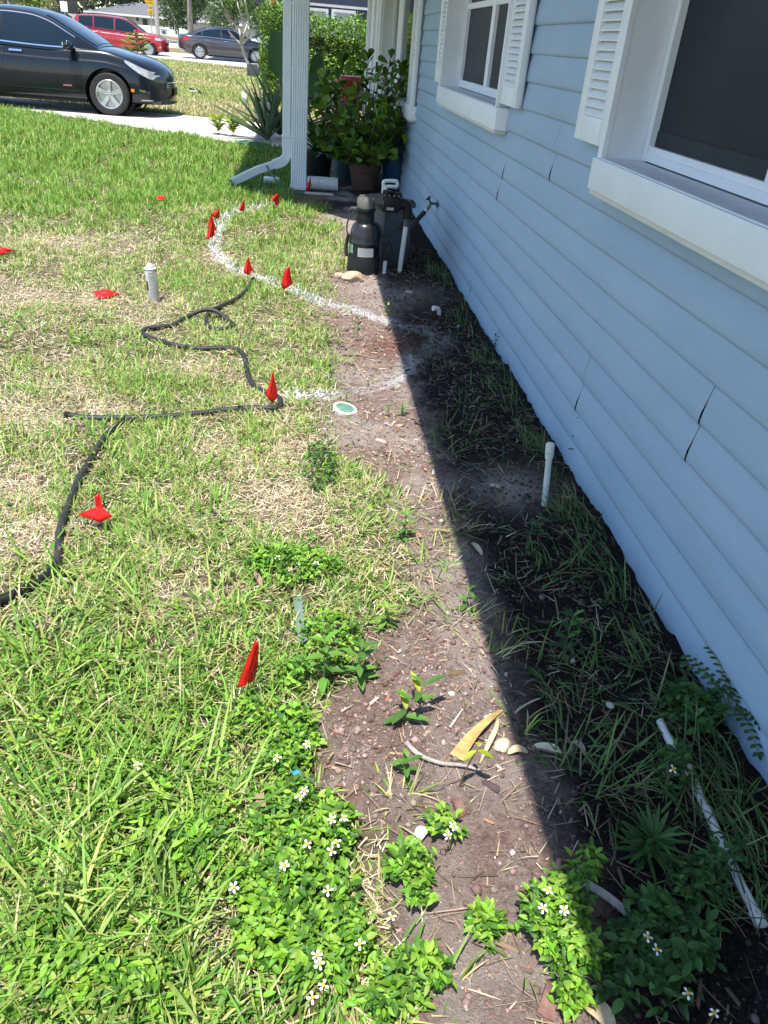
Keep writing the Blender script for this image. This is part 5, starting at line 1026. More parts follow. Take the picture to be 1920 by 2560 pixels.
# flowerpots on the porch
q = nv(868, 175, 12.5); T = pot('red_pot', 'red pot showing through the leaves of the potted shrub', q.x+.06, 12.4, [(.12, 0), (.16, .3), (.17, .31), (.17, .36), (.15, .365)], mat('red_glaze', (.45, .02, .03), (.35, .015, .02), 8, .3)); 
for o in [T]: o.location.z = nv(868, 190, 12.4).z-.36
MB().lathe([(.10, -nv(868, 190, 12.4).z+.36), (.10, -.002)], (0, 0, 0), 16).build('pedestal', TER, T, local=True)
q = nv(833, 230, 12.0); T = thing('lawn_ornament', 'small cream mushroom-shaped ornament among the porch plants', 'ornament', (q.x, 12, 0)); zt = nv(833, 198, 12).z; MB().lathe([(.02, 0), (.016, zt-.02)], (0, 0, 0), 10).build('stalk', pvc, T, local=True); MB().lathe([(.07, zt-.03), (.055, zt), (.03, zt+.02), (0, zt+.03)], (0, 0, 0), 14).build('cap', mat('cream_glaze', (.7, .62, .45), (.8, .75, .6), 20, .5), T, local=True)
# drain pipe, splash block, edging
a = nv(768, 466, 8.78); b = nv(842, 466, 8.85); n = 46; path = [Vector((a.x, 8.80, .075)).lerp(Vector((b.x, 8.84, .07)), i/n) for i in range(n+1)]
T = thing('drain_pipe', 'white corrugated drain pipe lying beside the porch post', 'pipe', (a.x, 8.8, 0)); MB().tube(path, [.064+(.006 if i % 3 else -.002) for i in range(n+1)], 18).build('pipe', pvc, T)
a = G(762/K, 484/K); MB().box(a.x, a.x+.30, a.y-.02, a.y+.02, -.02, .018, .004).build('concrete_edge', concrete, None, origin=(a.x, a.y, 0)); tag(bpy.data.objects['concrete_edge'], 'thin concrete edge strip in front of the corrugated drain pipe', 'edging')
a = G(655/K, 455/K); b = G(700/K, 450/K); MB().box(a.x, b.x, a.y-.05, a.y+.09, 0, .05, .01).build('splash_block', white, None, origin=(a.x, a.y, 0)); tag(bpy.data.objects['splash_block'], 'white splash block lying under the downspout runoff', 'splash block')
gh = mat('green_hose', (.03, .14, .08), (.05, .2, .12), 40, .4)
coil = []
ctr = nv(635, 358, 12.05); 
for i in range(130):
    a = i*2*pi/26; coil.append((ctr.x+(.16+.02*sin(i*.7))*cos(a)*1.3, 12.0+.13*sin(a), .02+.012*(i//26)+.004*sin(i)))
T = thing('green_hose', 'coil of green hose at the lawn edge in front of the aloe', 'hose', (ctr.x, 12, 0)); MB().tube(coil, .009, 6).build('hose', gh, T)
T = thing('green_hose', 'single green hose draped over the downspout runoff', 'hose', (DX, 8.5, 0)); MB().tube(catmull([(DX-.26, 9.0, .03), (DX-.24, 8.86, .18), (DX-.215, 8.79, .225), (DX-.17, 8.70, .18), (DX-.06, 8.62, .06), (DX+.02, 8.58, .012), (DX+.2, 8.5, .010)], 6), .0095, 8).build('hose', gh, T)
# hedge
def leafmass(T, blobs, n, L, cols, name='foliage', origin=(0, 0, 0), wr=.5, core=True, m=None, shell=.55):
    wts = np.array([b[3]*b[4]*b[5] for b in blobs])**.75; wts /= wts.sum(); k = rng.choice(len(blobs), n, p=wts); bb = np.array(blobs)[k]
    d = unit(rng.normal(0, 1, (n, 3))); r_ = shell+(1.08-shell)*rng.random(n)**.6; nz = .72+.6*vnoise(d[:, 0]*3+bb[:, 0]*2.3+20, d[:, 1]*3+d[:, 2]*2.1+bb[:, 2]*3+20, 1, 2); P = bb[:, :3]+d*bb[:, 3:6]*(r_*nz)[:, None]
    P = P[P[:, 2] > .05] if origin[2] == 0 else P; n = len(P); D = unit(rng.normal(0, 1, (n, 3))+d[:n]*.5+np.array([0, 0, .25])); Ln = L*rng.uniform(.6, 1.25, n)
    V, F, Tn = leaves(P, D, Ln, Ln*wr, tints(n, cols, .2), .15, .2, rng.normal(0, .8, n), prof=LP3); np_mesh(name, V-np.array(origin), F, Tn, m or LEAF, T)
HX = nv(650, 150, 20).x; T = thing('hedge', 'tall clipped hedge across the front yard, behind the porch plants', 'hedge', (.5, 20.5, 0)); zt = nv(850, 45, 20.4).z; blobs = []
for i in range(22):
    x = HX+.35+i*.24; blobs += [(x, 20.6+rng.normal(0, .1), zt-.30+rng.normal(0, .08)-(.16 if i > 13 else 0)+(.12 if i < 2 else 0), .36, .45, .34), (x, 20.6, zt-.95, .38, .5, .45), (x, 20.6, .6, .38, .5, .55)]
blobs += [(HX+.2, 20.2, z, .26, .4, .4) for z in (.4, .8, 1.2, 1.6, zt-.1)]
HED = [(.09, .20, .025), (.16, .30, .04), (.06, .13, .02), (.30, .42, .08)]
leafmass(T, blobs, 62000, .07, HED, origin=(.5, 20.5, 0), wr=.5)
MB().box(HX+.35, HX+5.4, 20.42, 20.8, 0, zt-.4).build('hedge_core', mat('dark_core', (.03, .03, .015), (.05, .045, .02), 30, .9), T)  # solid dark core box filling the hedge behind its leaves
# ------------------------------------------------------------------ street trees and plants
barkm = mat('tree_bark', (.20, .165, .13), (.32, .28, .23), 14, .9, .5, 40); palebark = mat('pale_bark', (.34, .30, .26), (.46, .42, .37), 12, .8, .3, 40)
OAK = [(.055, .105, .035), (.085, .15, .045), (.04, .075, .028), (.13, .19, .07)]; HAZY = [(.10, .155, .09), (.14, .20, .11), (.075, .12, .075)]
def tree(name, label, x, y, h, blobs, n, L, cols, tr=.2, group=None, bm_=None, z0=0.0, lean=(0, 0), wr=.55):
    T = thing(name, label, 'tree', (x, y, z0), 0, group); st = MB(); top = Vector((lean[0], lean[1], h*.55)); st.tube(catmull([(0, 0, -.3), (lean[0]*.3, lean[1]*.3, h*.25), tuple(top)], 6), [tr*(1.25-.65*i/12) for i in range(13)], 10, False)
    for b in blobs[:9]:
        e = Vector((b[0], b[1], b[2])); st.tube(catmull([tuple(top*.75), tuple(top.lerp(e, .4)+Vector((0, 0, h*.03))), tuple(e)], 5), [tr*.5*(1-.8*i/10) for i in range(11)], 6, False)
    st.build('trunk', bm_ or barkm, T, 180, local=True); leafmass(T, blobs, n, L, cols, 'crown', (0, 0, -1), wr, shell=.35); return T
def crown(r, h0, h1, k, flat=.7):
    out = []
    for i in range(k):
        a = rng.uniform(0, 2*pi); q = r*math.sqrt(rng.random()); z = h0+(h1-h0)*rng.random(); s_ = r*rng.uniform(.28, .45); out.append((q*cos(a), q*sin(a), z, s_, s_, s_*flat))
    return out
def at(nx, ny, Y): return nv(nx, ny, Y)
# frangipani-like tree on the front lawn
p = G(628/K, 176/K); T = thing('young_tree', 'small bare-limbed tree with pale branches on the front lawn', 'tree', (p.x, p.y, 0)); st = MB(); tips = []
tk = [at(628, 176, p.y), at(612, 140, p.y), at(603, 112, p.y)]; st.tube(catmull([tuple(q) for q in tk], 5), [.075-.002*i for i in range(11)], 9, False)
for br_ in [[(603, 112), (588, 98), (575, 90)], [(603, 112), (600, 85), (592, 60), (580, 40)], [(603, 112), (612, 80), (620, 50), (615, 15), (605, -25)], [(592, 60), (575, 45), (560, 30)], [(600, 85), (585, 72), (566, 40), (558, 22)], [(612, 80), (605, 50), (595, 15), (590, -15)], [(580, 40), (565, 20), (545, 18), (520, 5)], [(620, 50), (622, 75)], [(588, 98), (570, 78)], [(575, 45), (560, 20), (548, -10)], [(603, 112), (618, 98), (624, 82)]]:
    P_ = [at(a, b, p.y+rng.normal(0, .25)) for a, b in br_]; P_[0] = at(*br_[0], p.y); c_ = catmull([tuple(q) for q in P_], 5); st.tube(c_, [.05-.028*i/len(c_) for i in range(len(c_))], 7, False); tips += [c_[-1], c_[-3], c_[-5]]
st.build('trunk', palebark, T, 180); bl_ = [(q.x-p.x, q.y-p.y, q.z, .22, .22, .16) for q in tips]
for (a, b) in [(575, 88), (580, 80), (568, 96), (560, 85), (590, 92), (600, 100), (612, 95), (595, 105)]:
    q = at(a, b, p.y); bl_.append((q.x-p.x, 0, q.z, .26, .26, .2))
leafmass(T, bl_, 900, .20, [(.07, .14, .03), (.11, .19, .05), (.16, .25, .06)], 'crown', (0, 0, -1), .32, shell=.2)
a = at(650, 201, 34); MB().box(-.42, .42, -.3, .3, -.02, .40, .02).build('stone_planter', mat('dark_block', (.045, .05, .055), (.08, .085, .09), 6, .9, .3), None); o = bpy.data.objects['stone_planter']; o.location = (at(648, 200, 32.5).x, 32.5, 0); tag(o, 'dark stone block by the foot of the small tree, in front of the hedge', 'block')
a = at(660, 296, 15.9); pot('grey_planter', 'pale grey planter standing behind the aloe', a.x, 15.9, [(.14, 0), (.19, .24), (.2, .25), (.2, .30), (.185, .305)], mat('grey_clay', (.42, .40, .40), (.5, .48, .47), 8, .8))
# Norfolk pine
p = G(347/K, 146/K); T = thing('norfolk_pine', 'little tiered pine standing on the lawn in front of the red car', 'tree', (p.x, 40.5, 0)); z_t = at(345, 84, 40.5).z; MB().tube([(0, 0, -.05), (.02, 0, z_t*.5), (0, 0, z_t)], [.035, .025, .008], 8).build('trunk', barkm, T, local=True)
B = []; D = []; Ln = []
for tz_, R_, kk in [(.30, .62, 7), (.52, .60, 7), (.72, .50, 6), (.88, .34, 5), (.98, .15, 4)]:
    for i in range(kk):
        a = i*2*pi/kk+tz_*9; H_ = np.array([cos(a), sin(a), 0])
        for t in np.linspace(.12, 1, 12):
            pos = H_*R_*t+np.array([0, 0, z_t*tz_+.16*t*t*R_/.6])
            for sg in (-1, 1): B.append(pos); D.append(H_*.8+sg*np.array([-H_[1], H_[0], 0])*.9+np.array([0, 0, .25])); Ln.append(.26*(1.15-.6*t))
V, F, Tn = leaves(np.array(B), np.array(D), np.array(Ln), np.array(Ln)*.42, tints(len(B), [(.26, .42, .08), (.30, .44, .10), (.2, .32, .06)], .12), .2, .1, prof=LP3); np_mesh('crown', V, F, Tn, LEAF, T)
# two black objects lying on the far lawn
for (nx, ny, rz_, lb_, sc) in [(482, 231, .4, 'small black and white object, a shoe by its outline, lying on the far lawn', .5), (500, 236, 1.3, 'small all black shoe-like object on the far lawn, beside the black and white one', .42)]:
    p = G(nx/K, ny/K); T = thing('shoe', lb_, 'shoe', (p.x, p.y, 0), rz_); MB().add(*(lambda v: (v, [(0, 1, 2, 3), (4, 7, 6, 5), (0, 4, 5, 1), (1, 5, 6, 2), (2, 6, 7, 3), (3, 7, 4, 0)]))([(x*sc, y*sc, z*sc) for x, y, z in [(-.16, -.05, .05), (.18, -.045, .05), (.18, .045, .05), (-.16, .05, .05), (-.15, -.04, .22), (.08, -.03, .13), (.08, .03, .13), (-.15, .04, .22)]])).build('upper', black_rub, T, 60, local=True); MB().box(-.17*sc, .2*sc, -.055*sc, .055*sc, 0, .049, .01).build('sole', white if sc == .5 else black_pl, T, local=True)

# ------------------------------------------------------------------ cars
glassc = mat('car_glass', (.008, .018, .028), None, rough=.03, spec=.45); tyre_m = mat('tyre_rubber', (.014, .014, .014), (.025, .025, .024), 30, .8, .2, 80); rim_m = mat('alloy', (.62, .62, .61), (.5, .5, .5), 20, .28, metal=.75); trim_m = mat('black_trim', (.012, .012, .013), rough=.5)
lampglass = mat('lamp_glass', (.62, .64, .66), (.30, .31, .33), 14, .12, spec=.8, metal=.3); amber = mat('amber_lens', (.75, .22, .02), rough=.2); redlens = mat('red_lens', (.35, .01, .01), (.5, .03, .02), 20, .15)
def pch(x, tab):
    xs_ = [a for a, b in tab]; ys_ = [b for a, b in tab]; x = np.clip(np.asarray(x, float), xs_[0], xs_[-1]); i = np.clip(np.searchsorted(xs_, x, 'right')-1, 0, len(xs_)-2); X0 = np.array(xs_); Y0 = np.array(ys_); h = np.diff(X0); s_ = np.diff(Y0)/h; mm = np.zeros(len(X0)); mm[0] = s_[0]; mm[-1] = s_[-1]
    for k in range(1, len(X0)-1): mm[k] = 0 if s_[k-1]*s_[k] <= 0 else 2*s_[k-1]*s_[k]/(s_[k-1]+s_[k])
    t = (x-X0[i])/h[i]; return Y0[i]*(1+2*t)*(1-t)**2+mm[i]*h[i]*t*(1-t)**2+Y0[i+1]*t*t*(3-2*t)+mm[i+1]*h[i]*t*t*(t-1)
def car(name, label, loc, rz, P, cat='car', group='parked cars', detail=True):
    T = thing(name, label, cat, loc, rz, group); paint = P['paint']; xf, xr = P['xf'], P['xr']; bow = P.get('bow', .22)
    def secp(x):
        hw = float(pch(x, P['hw'])); zb = float(pch(x, P['zb'])); zt_ = float(pch(x, P['zt'])); zs = zb+(zt_-zb)*.80; zm = zb+(zt_-zb)*.45
        pts = [(0, zb), (.70*hw, zb), (.93*hw, zb+.03), (.985*hw, zb+.12*(zt_-zb)+.02), (hw, zm), (.985*hw, zs-.06), (.955*hw, zs), (.90*hw, zt_-.035), (.80*hw, zt_-.006), (.5*hw, zt_+P['crown']*.7), (0, zt_+P['crown'])]
        return pts
    def bowx(x, y, hw):
        u = abs(y)/max(hw, .1); k = max(0, min(1, (abs(x)-1.55)/.7)); return x-math.copysign(bow*k*u**2.4, x)
    st = np.concatenate([np.linspace(xr, xr+.25, 7), np.linspace(xr+.3, xf-.3, 44), np.linspace(xf-.25, xf, 8)]); rows = []
    for x in st:
        s_ = secp(x); y = np.array([q[0] for q in s_]); z = np.array([q[1] for q in s_]); t = np.linspace(0, len(s_)-1, 31); pts = catmull([(a, b, 0) for a, b in s_], 3); hw = max(q.x for q in pts)
        half = [(float(bowx(x, q.x, hw)), q.x, q.y) for q in pts]; rows.append(half+[(a, -b, c) for a, b, c in half[-2:0:-1]])
    mb_ = MB(); m_ = len(rows[0]); vs = [v for r_ in rows for v in r_]; fs = [(i*m_+j, i*m_+(j+1) % m_, (i+1)*m_+(j+1) % m_, (i+1)*m_+j) for i in range(len(rows)-1) for j in range(m_)]
    for i_, s_ in ((0, -1), (len(rows)-1, 1)):
        rr2 = rows[i_]; ym = min(v[2] for v in rr2); yM = max(v[2] for v in rr2); mid = len(vs); hwm = max(v[1] for v in rr2)
        inner = []
        for q in (.72, .4):
            ring = []
            for v in rr2: yy = v[1]*q; ring.append((st[i_]-math.copysign(bow*(abs(yy)/hwm)**2.4, s_)+s_*.012*(1-q), yy, ym+(yM-ym)*.5+(v[2]-(ym+yM)/2)*q))
            inner.append(len(vs)); vs += ring
        vs.append((st[i_]+s_*.012, 0, (ym+yM)/2)); ctr_ = len(vs)-1; prev = i_*m_
        for nx_ in inner: fs += [(prev+j, nx_+j, nx_+(j+1) % m_, prev+(j+1) % m_) for j in range(m_)]; prev = nx_
        fs += [(prev+j, ctr_, prev+(j+1) % m_) for j in range(m_)]
    mb_.add(vs, fs); body = mb_.build('body', paint, T, 50, local=True)
    R = P['wr']; ax = (P['ax_f'], P['ax_r'])
    for a in ax:
        for sgn in (1, -1):
            cm = MB(); cm.lathe([(R+.055, -.27), (R+.055, .3)], (a, sgn*P['w'], R), 36, Matrix.Rotation(pi/2, 4, 'X')); cut = cm.build('cutter', trim_m, T, local=True); md = body.modifiers.new('b', 'BOOLEAN'); md.object = cut; md.operation = 'DIFFERENCE'; md.solver = 'EXACT'
            bpy.context.view_layer.update(); dg = bpy.context.evaluated_depsgraph_get(); me = bpy.data.meshes.new_from_object(body.evaluated_get(dg)); body.modifiers.clear(); body.data = me; bpy.data.objects.remove(cut)
    smooth_by(body.data, 38)
    def ys(x, z):                                       # half width of the body side at x, z
        s_ = secp(x); c_ = catmull([(a, b, 0) for a, b in s_], 3); hw = max(q.x for q in c_); best = 0
        for a, b in zip(c_[:-1], c_[1:]):
            if (a.y-z)*(b.y-z) <= 0 and abs(b.y-a.y) > 1e-6 and max(a.x, b.x) > .5*hw: best = max(best, a.x+(b.x-a.x)*(z-a.y)/(b.y-a.y))
        return best or hw*.9, hw
    def side(nm, x0, x1, lo, hi, m, off=.006, n=16, k=6, sg=(1, -1), par=None):
        out = []
        for g in sg:
            rows = []
            for i in range(n+1):
                x = x0+(x1-x0)*i/n; a, b = (lo(x) if callable(lo) else lo), (hi(x) if callable(hi) else hi); r_ = []
                for j in range(k+1):
                    z = a+(b-a)*j/k; y, hw = ys(x, z); r_.append((bowx(x, y, hw)+(off if x > 1.7 else (-off if x < -1.7 else 0)), g*(y+off), z))
                rows.append(r_)
            out.append(MB().grid(rows).build(nm, m, par or T, 60, local=True, fixn=False))
        return out
    # greenhouse
    gx0, gx1 = P['g'][0][0], P['g'][-1][0]; wb, wt = P['wb'], P['wt']; bz = lambda x: float(pch(x, P['belt'])); zr = lambda x: float(pch(x, P['g'])); hm = max(b for a, b in P['g'])-bz(0)
    def gy(x, z):
        h = max(0, z-bz(x)); pl = 1-.16*max(0, (x-P['gt'])/(gx1-P['gt']))**2-.10*max(0, (P['gr']-x)/(P['gr']-gx0))**2 if True else 1; return (wb-(wb-wt)*(h/hm)**1.25)*pl
    rows = []
    for x in np.linspace(gx0, gx1, 46):
        b = bz(x)-.03; tpz = max(zr(x), b+.01); r_ = []
        for j in range(9): z = b+(tpz-.035-b)*j/8 if tpz-b > .08 else b+(tpz-b)*.6*j/8; r_.append((x, gy(x, z), z))
        yt = r_[-1][1]
        for j in range(1, 7):
            u = 1-j/6; r_.append((x, yt*u*(1 if u < .9 else .99), r_[8][2]+(tpz-r_[8][2])*(1-u**4)+P['rc']*(1-u*u)*.6))
        rows.append(r_+[(a, -q, c) for a, q, c in r_[-2::-1]])
    MB().grid(rows).build('roof', paint, T, 45, local=True)
    def gside(nm, x0, x1, lo, hi, m, off=.005, n=22, k=6):
        for g in (1, -1):
            rw = []
            for i in range(n+1):
                x = x0+(x1-x0)*i/n; a, b = lo(x), hi(x); b = max(a+.004, b); rw.append([(x, g*(gy(x, a+(b-a)*j/k)+off), a+(b-a)*j/k) for j in range(k+1)])
            MB().grid(rw).build(nm, m, T, 60, local=True, fixn=False)
    for (x0, x1) in P['win']: gside('side_window', x0, x1, lambda x: bz(x)+.028, lambda x: zr(x)-.085, glassc)
    x0, x1 = P['win'][0][0], P['win'][-1][1]
    gside('window_trim', x0, x1, lambda x: bz(x)+.008, lambda x: bz(x)+.026, P.get('trim', chrome), .008)
    gside('window_trim', x0, x1, lambda x: max(zr(x)-.083, bz(x)+.027), lambda x: max(zr(x)-.070, bz(x)+.035), P.get('trim', chrome), .007)
    def screen_(nm, xa, xb):
        rw = []
        for i in range(15):
            x = xa+(xb-xa)*i/14; tpz = zr(x); b = bz(x)-.03; y0 = gy(x, tpz-.035 if tpz-b > .08 else b); r_ = []
            for j in range(-8, 9):
                u = j/8*.90; au = abs(u); h8 = (tpz-.035 if tpz-b > .08 else b+(tpz-b)*.6); r_.append((x+(.004 if xa > 0 else -.004), y0*u, h8+(tpz-h8)*(1-au**4)+P['rc']*(1-au*au)*.6+.006))
            rw.append(r_)
        return MB().grid(rw).build(nm, glassc, T, 60, local=True, fixn=False)
    screen_('windscreen', P['ws'][0], P['ws'][1]); screen_('rear_window', P['rw'][0], P['rw'][1])
    # wheels
    for a in ax:
        for g in (1, -1):
            wl_ = MB(); R90 = Matrix.Rotation(-pi/2*g, 4, 'X'); yc = g*(P['w']-.115); rr_ = P['rim']
            wl_.lathe([(rr_, -.09), (R-.03, -.10), (R-.004, -.075), (R, -.03), (R, .03), (R-.004, .075), (R-.03, .10), (rr_+.012, .098), (rr_, .085)], (a, yc, R), 40, R90, caps=False)
            wh = wl_.build('wheel', tyre_m, T, 30, local=True); rm = MB(); rm.lathe([(rr_+.002, -.07), (rr_+.002, .086), (rr_-.008, .094), (rr_-.022, .088), (rr_-.026, .02)], (a, yc, R), 36, R90, caps=False)
            nsp = P.get('spokes', 5)
            for i in range(nsp):
                q = i*2*pi/nsp+.31; d_ = Vector((cos(q), sin(q), 0)); s_ = Vector((-sin(q), cos(q), 0)); w0, w1 = .034, P.get('sw', .042); pts = []
                for (rad_, wd, zf) in ((.03, w0, .075), (rr_*.55, w0, .083), (rr_-.012, w1, .082)):
                    for sgn in (-1, 1): pts += [d_*rad_+s_*wd*sgn*.85+Vector((0, 0, zf)), d_*rad_+s_*wd*sgn+Vector((0, 0, zf-.03))]
                rm.add([(R90 @ v)+Vector((a, yc, R)) for v in pts], [(0, 2, 6, 4), (4, 6, 10, 8), (0, 4, 5, 1), (4, 8, 9, 5), (2, 3, 7, 6), (6, 7, 11, 10), (8, 10, 11, 9)])
            rm.lathe([(.052, .05), (.052, .084), (.045, .088), (0, .089)], (a, yc, R), 20, R90); rm.build('rim', rim_m, wh, 30, local=True)
            hb_ = MB(); hb_.lathe([(rr_-.02, .018), (0, .019)], (a, yc, R), 24, R90); hb_.build('brake_disc', mat('brake_steel', (.012, .012, .012), (.03, .03, .03), 20, .6) if 'brk' not in P else P['brk'], wh, local=True)
            P['brk'] = wh.children[-1].data.materials[0]
            nb = MB()
            for i in range(5):
                q = i*2*pi/5+.31+.63; nb.lathe([(.010, .088), (.010, .0895), (0, .090)], (0, 0, 0), 8, Matrix.Translation(Vector((a, yc, R))) @ R90 @ Matrix.Translation((.035*cos(q), .035*sin(q), 0)))
            nb.build('wheel_nut', trim_m, wh, local=True)
            ml = MB(); ml.lathe([(R+.054, -.36), (R+.054, -.02)], (a, g*(P['w']-.03), R), 30, Matrix.Rotation(-pi/2*g, 4, 'X') if False else R90); ml.f = ml.f[:-2]; ml.build('wheel_arch', trim_m, T, local=True, fixn=False)
    P['extra'](T, side, ys, gy, bz, zr, bowx)
    return T
def seam(side, T, x, z0, z1, dx=lambda z: 0, wdt=.007):
    pass
def sedan_extra(front=True):
    def ex(T, side, ys, gy, bz, zr, bowx):
        xf = T['xf']; 
        side('headlight', xf-.62, xf-.03, lambda x: .82-.245*max(0, (x-xf+.62)/.59)**.75, lambda x: .84-.165*max(0,(x-xf+.62)/.59)**1.1, lampglass, .008, 16, 5)
        hl = MB()
        side('fog_lamp', xf-.26, xf-.05, lambda x: .315, lambda x: .40, trim_m, .008, 8, 3); side('fog_trim', xf-.30, xf-.06, lambda x: .405-.03*(x-xf+.3)/.24, lambda x: .432-.03*(x-xf+.3)/.24, chrome, .012, 8, 2); side('fog_trim', xf-.28, xf-.02, lambda x: .262, lambda x: .276, rim_m, .010, 8, 2)
        side('marker_lamp', xf-.50, xf-.415, .385, .43, amber, .008, 4, 2); side('tail_light', -2.30, -1.95, .78, .93, redlens, .008, 8, 3)
        for x in (.93, -.30, -1.18): side('door_seam', x, x+.007, .27, lambda q: bz(q)-.005, trim_m, .0025, 1, 16)
        side('door_seam', -1.18, .93, .262, .268, trim_m, .0025, 20, 1); side('side_crease', -1.9, .9, .335, .352, trim_m, .004, 22, 1); side('badge', .62, .76, .40, .425, mat('badge_grey', (.3, .12, .12), rough=.4), .004, 4, 1)
        for x in (-.18, -1.08): side('door_handle', x, x+.20, .845, .872, T['paintm_'] if False else chrome, .022, 6, 2)
        for g in (1, -1):
            m_ = MB(); m_.ell((.80, g*.99, .985), .075, .125, .068, 16, 10); mi = m_.build('mirror', bpy.data.materials[T['pm']], T, 180, local=True); MB().box(.78, .86, g*.86-.05, g*.86+.05, .93, .955, .01).build('mirror_stalk', trim_m, mi, local=True); MB().box(.73, .745, g*.99-.09, g*.99+.09, .945, 1.03, .006).build('mirror_glass', chrome, mi, local=True)
        # grille, bumper plate
        gr = MB(); hw = .52
        def fx(y, o=.012, z=.4): return xf-.22*(abs(y)/.72)**2.4+o-max(0, z-.52)*.5
        def strip(z0, z1, w0, w1, m, nm, o=.012, par=None):
            r0 = [[(fx(y*(w0 if j == 0 else w1), o-(.03 if j else 0)*(z1-z0)/.1, (z0, z1)[j]), y*(w0 if j == 0 else w1), (z0, z1)[j]) for y in np.linspace(-1, 1, 17)] for j in (0, 1)]; return MB().grid(r0).build(nm, m, par or T, 60, local=True, fixn=False)
        g1 = strip(.44, .585, .42, .54, trim_m, 'grille', .010); g2 = strip(.61, .665, .50, .52, trim_m, 'grille', .012)
        for z in (.455, .49, .525, .56): strip(z, z+.010, .43+.1*(z-.44), .43+.1*(z-.43), chrome, 'grille_bar', .016, g1)
        strip(.628, .638, .49, .5, chrome, 'grille_bar', .018, g2); strip(.592, .604, .53, .53, chrome, 'grille_trim', .020); strip(.20, .30, .52, .6, trim_m, 'lower_intake', .012)
        MB().box(xf+.014, xf+.026, -.16, .16, .33, .45, .003).build('plate_holder', trim_m, T, local=True)
        MB().box(-.9, .9, -.62, .62, .15, .25).build('underbody', trim_m, T, local=True)
        w_ = MB(); w_.tube([(1.10, -.55, 1.045), (1.04, -.1, 1.09), (1.0, .2, 1.11)], .008, 6); w_.tube([(1.10, .1, 1.065), (1.04, .5, 1.06)], .008, 6); w_.build('wiper', trim_m, T, local=True)
    return ex
def sedan_P(paint, front=True):
    return dict(paint=paint, xf=2.28, xr=-2.32, w=.90, bow=.24, crown=.03, wr=.325, rim=.222, ax_f=1.345, ax_r=-1.345, wb=.835, wt=.60, rc=.03, gt=.35, gr=-.9,
      hw=[(-2.32, .70), (-2.15, .82), (-1.6, .885), (-.5, .90), (.8, .90), (1.5, .895), (2.0, .86), (2.2, .80), (2.28, .72)], zb=[(-2.32, .42), (-2.1, .28), (-1.6, .2), (0, .19), (1.6, .19), (2.28, .20)],
      zt=[(-2.32, .86), (-2.22, 1.0), (-1.75, 1.03), (-.8, .99), (.5, .955), (.95, .965), (1.25, .965), (1.6, .905), (1.95, .83), (2.12, .755), (2.22, .685), (2.28, .56)], belt=[(-2, 1.0), (-.8, .975), (.5, .935), (1.2, .95)],
      g=[(-1.95, 1.03), (-1.65, 1.14), (-1.2, 1.325), (-.75, 1.425), (-.2, 1.465), (.15, 1.45), (.42, 1.39), (.75, 1.235), (1.22, .985)], win=[(-1.5, -1.22), (-1.18, -.32), (-.26, .86)], ws=(.40, 1.17), rw=(-1.85, -1.0), extra=sedan_extra(front), spokes=5, sw=.046)
black_paint = mat('black_car_paint', (.006, .010, .014), (.008, .012, .016), 3, .25, spec=.2, coat=.7); red_paint = mat('red_car_paint', (.36, .010, .020), (.33, .009, .018), 3, .25, coat=1.0); taupe = mat('taupe_car_paint', (.070, .062, .066), (.078, .07, .073), 3, .22, metal=.35, coat=1.0); whitep = mat('silver_car_paint', (.62, .64, .66), None, rough=.25, coat=1.0)
def pre(T_, xf, pm): T_['xf'] = xf; T_['pm'] = pm
_thing = thing
def thing_car(pm, xf):
    def f(*a, **k):
        T = _thing(*a, **k); T['xf'] = xf; T['pm'] = pm; return T
    return f
def make(pm, xf, *a, **k):
    global thing
    thing = thing_car(pm, xf); T = car(*a, **k); thing = _thing; del T['xf']; del T['pm']; return T
p = G(269/K, 289/K)
make('black_car_paint', 2.28, 'black_sedan', 'black sedan parked on the driveway, nose to the right, nearest of the cars', (p.x-1.345+.10, p.y+.80, .008), rad(-1), sedan_P(black_paint))
def suv_extra(T, side, ys, gy, bz, zr, bowx):
    xf = 2.27
    side('headlight', xf-.52, xf-.06, lambda x: .80, lambda x: .93-.05*((x-xf+.52)/.46), lampglass, .008, 12, 4); side('tail_light', -2.26, -2.0, .86, 1.06, redlens, .008, 6, 3); side('marker_lamp', xf-.50, xf-.40, .90, .935, amber, .010, 4, 2)
    side('sill_trim', -1.0, .95, .30, .37, bpy.data.materials[T['pm']], .012, 12, 2); side('fog_lamp', xf-.2, xf-.06, .47, .55, lampglass, .008, 5, 3)
    for x in (.88, -.22, -1.15): side('door_seam', x, x+.008, .36, lambda q: bz(q)-.005, trim_m, .0025, 1, 14)
    for x in (-.16, -1.06): side('door_handle', x, x+.20, .93, .96, chrome, .022, 6, 2)
    for g in (1, -1):
        m_ = MB(); m_.ell((.78, g*.99, 1.10), .075, .12, .085, 14, 9); mi = m_.build('mirror', bpy.data.materials[T['pm']], T, 180, local=True); MB().box(.76, .84, g*.86-.05, g*.86+.05, 1.03, 1.06, .01).build('mirror_stalk', trim_m, mi, local=True)
        MB().tube(catmull([(.25, g*.58, 1.64), (.15, g*.58, 1.695), (-.6, g*.58, 1.72), (-1.35, g*.58, 1.70), (-1.45, g*.58, 1.65)], 6), .018, 8).build('roof_rail', trim_m, T, local=True)
        a = []
    gr = MB().grid([[(xf-.24*(abs(y)/.72)**2.4+.012, y, z) for y in np.linspace(-.5, .5, 13)] for z in (.62, .72)]).build('grille', trim_m, T, local=True, fixn=False); MB().grid([[(xf-.24*(abs(y)/.72)**2.4+.012, y, z) for y in np.linspace(-.6, .6, 13)] for z in (.30, .48)]).build('lower_intake', trim_m, T, local=True, fixn=False)
    MB().box(-.9, .9, -.62, .62, .2, .34).build('underbody', trim_m, T, local=True)
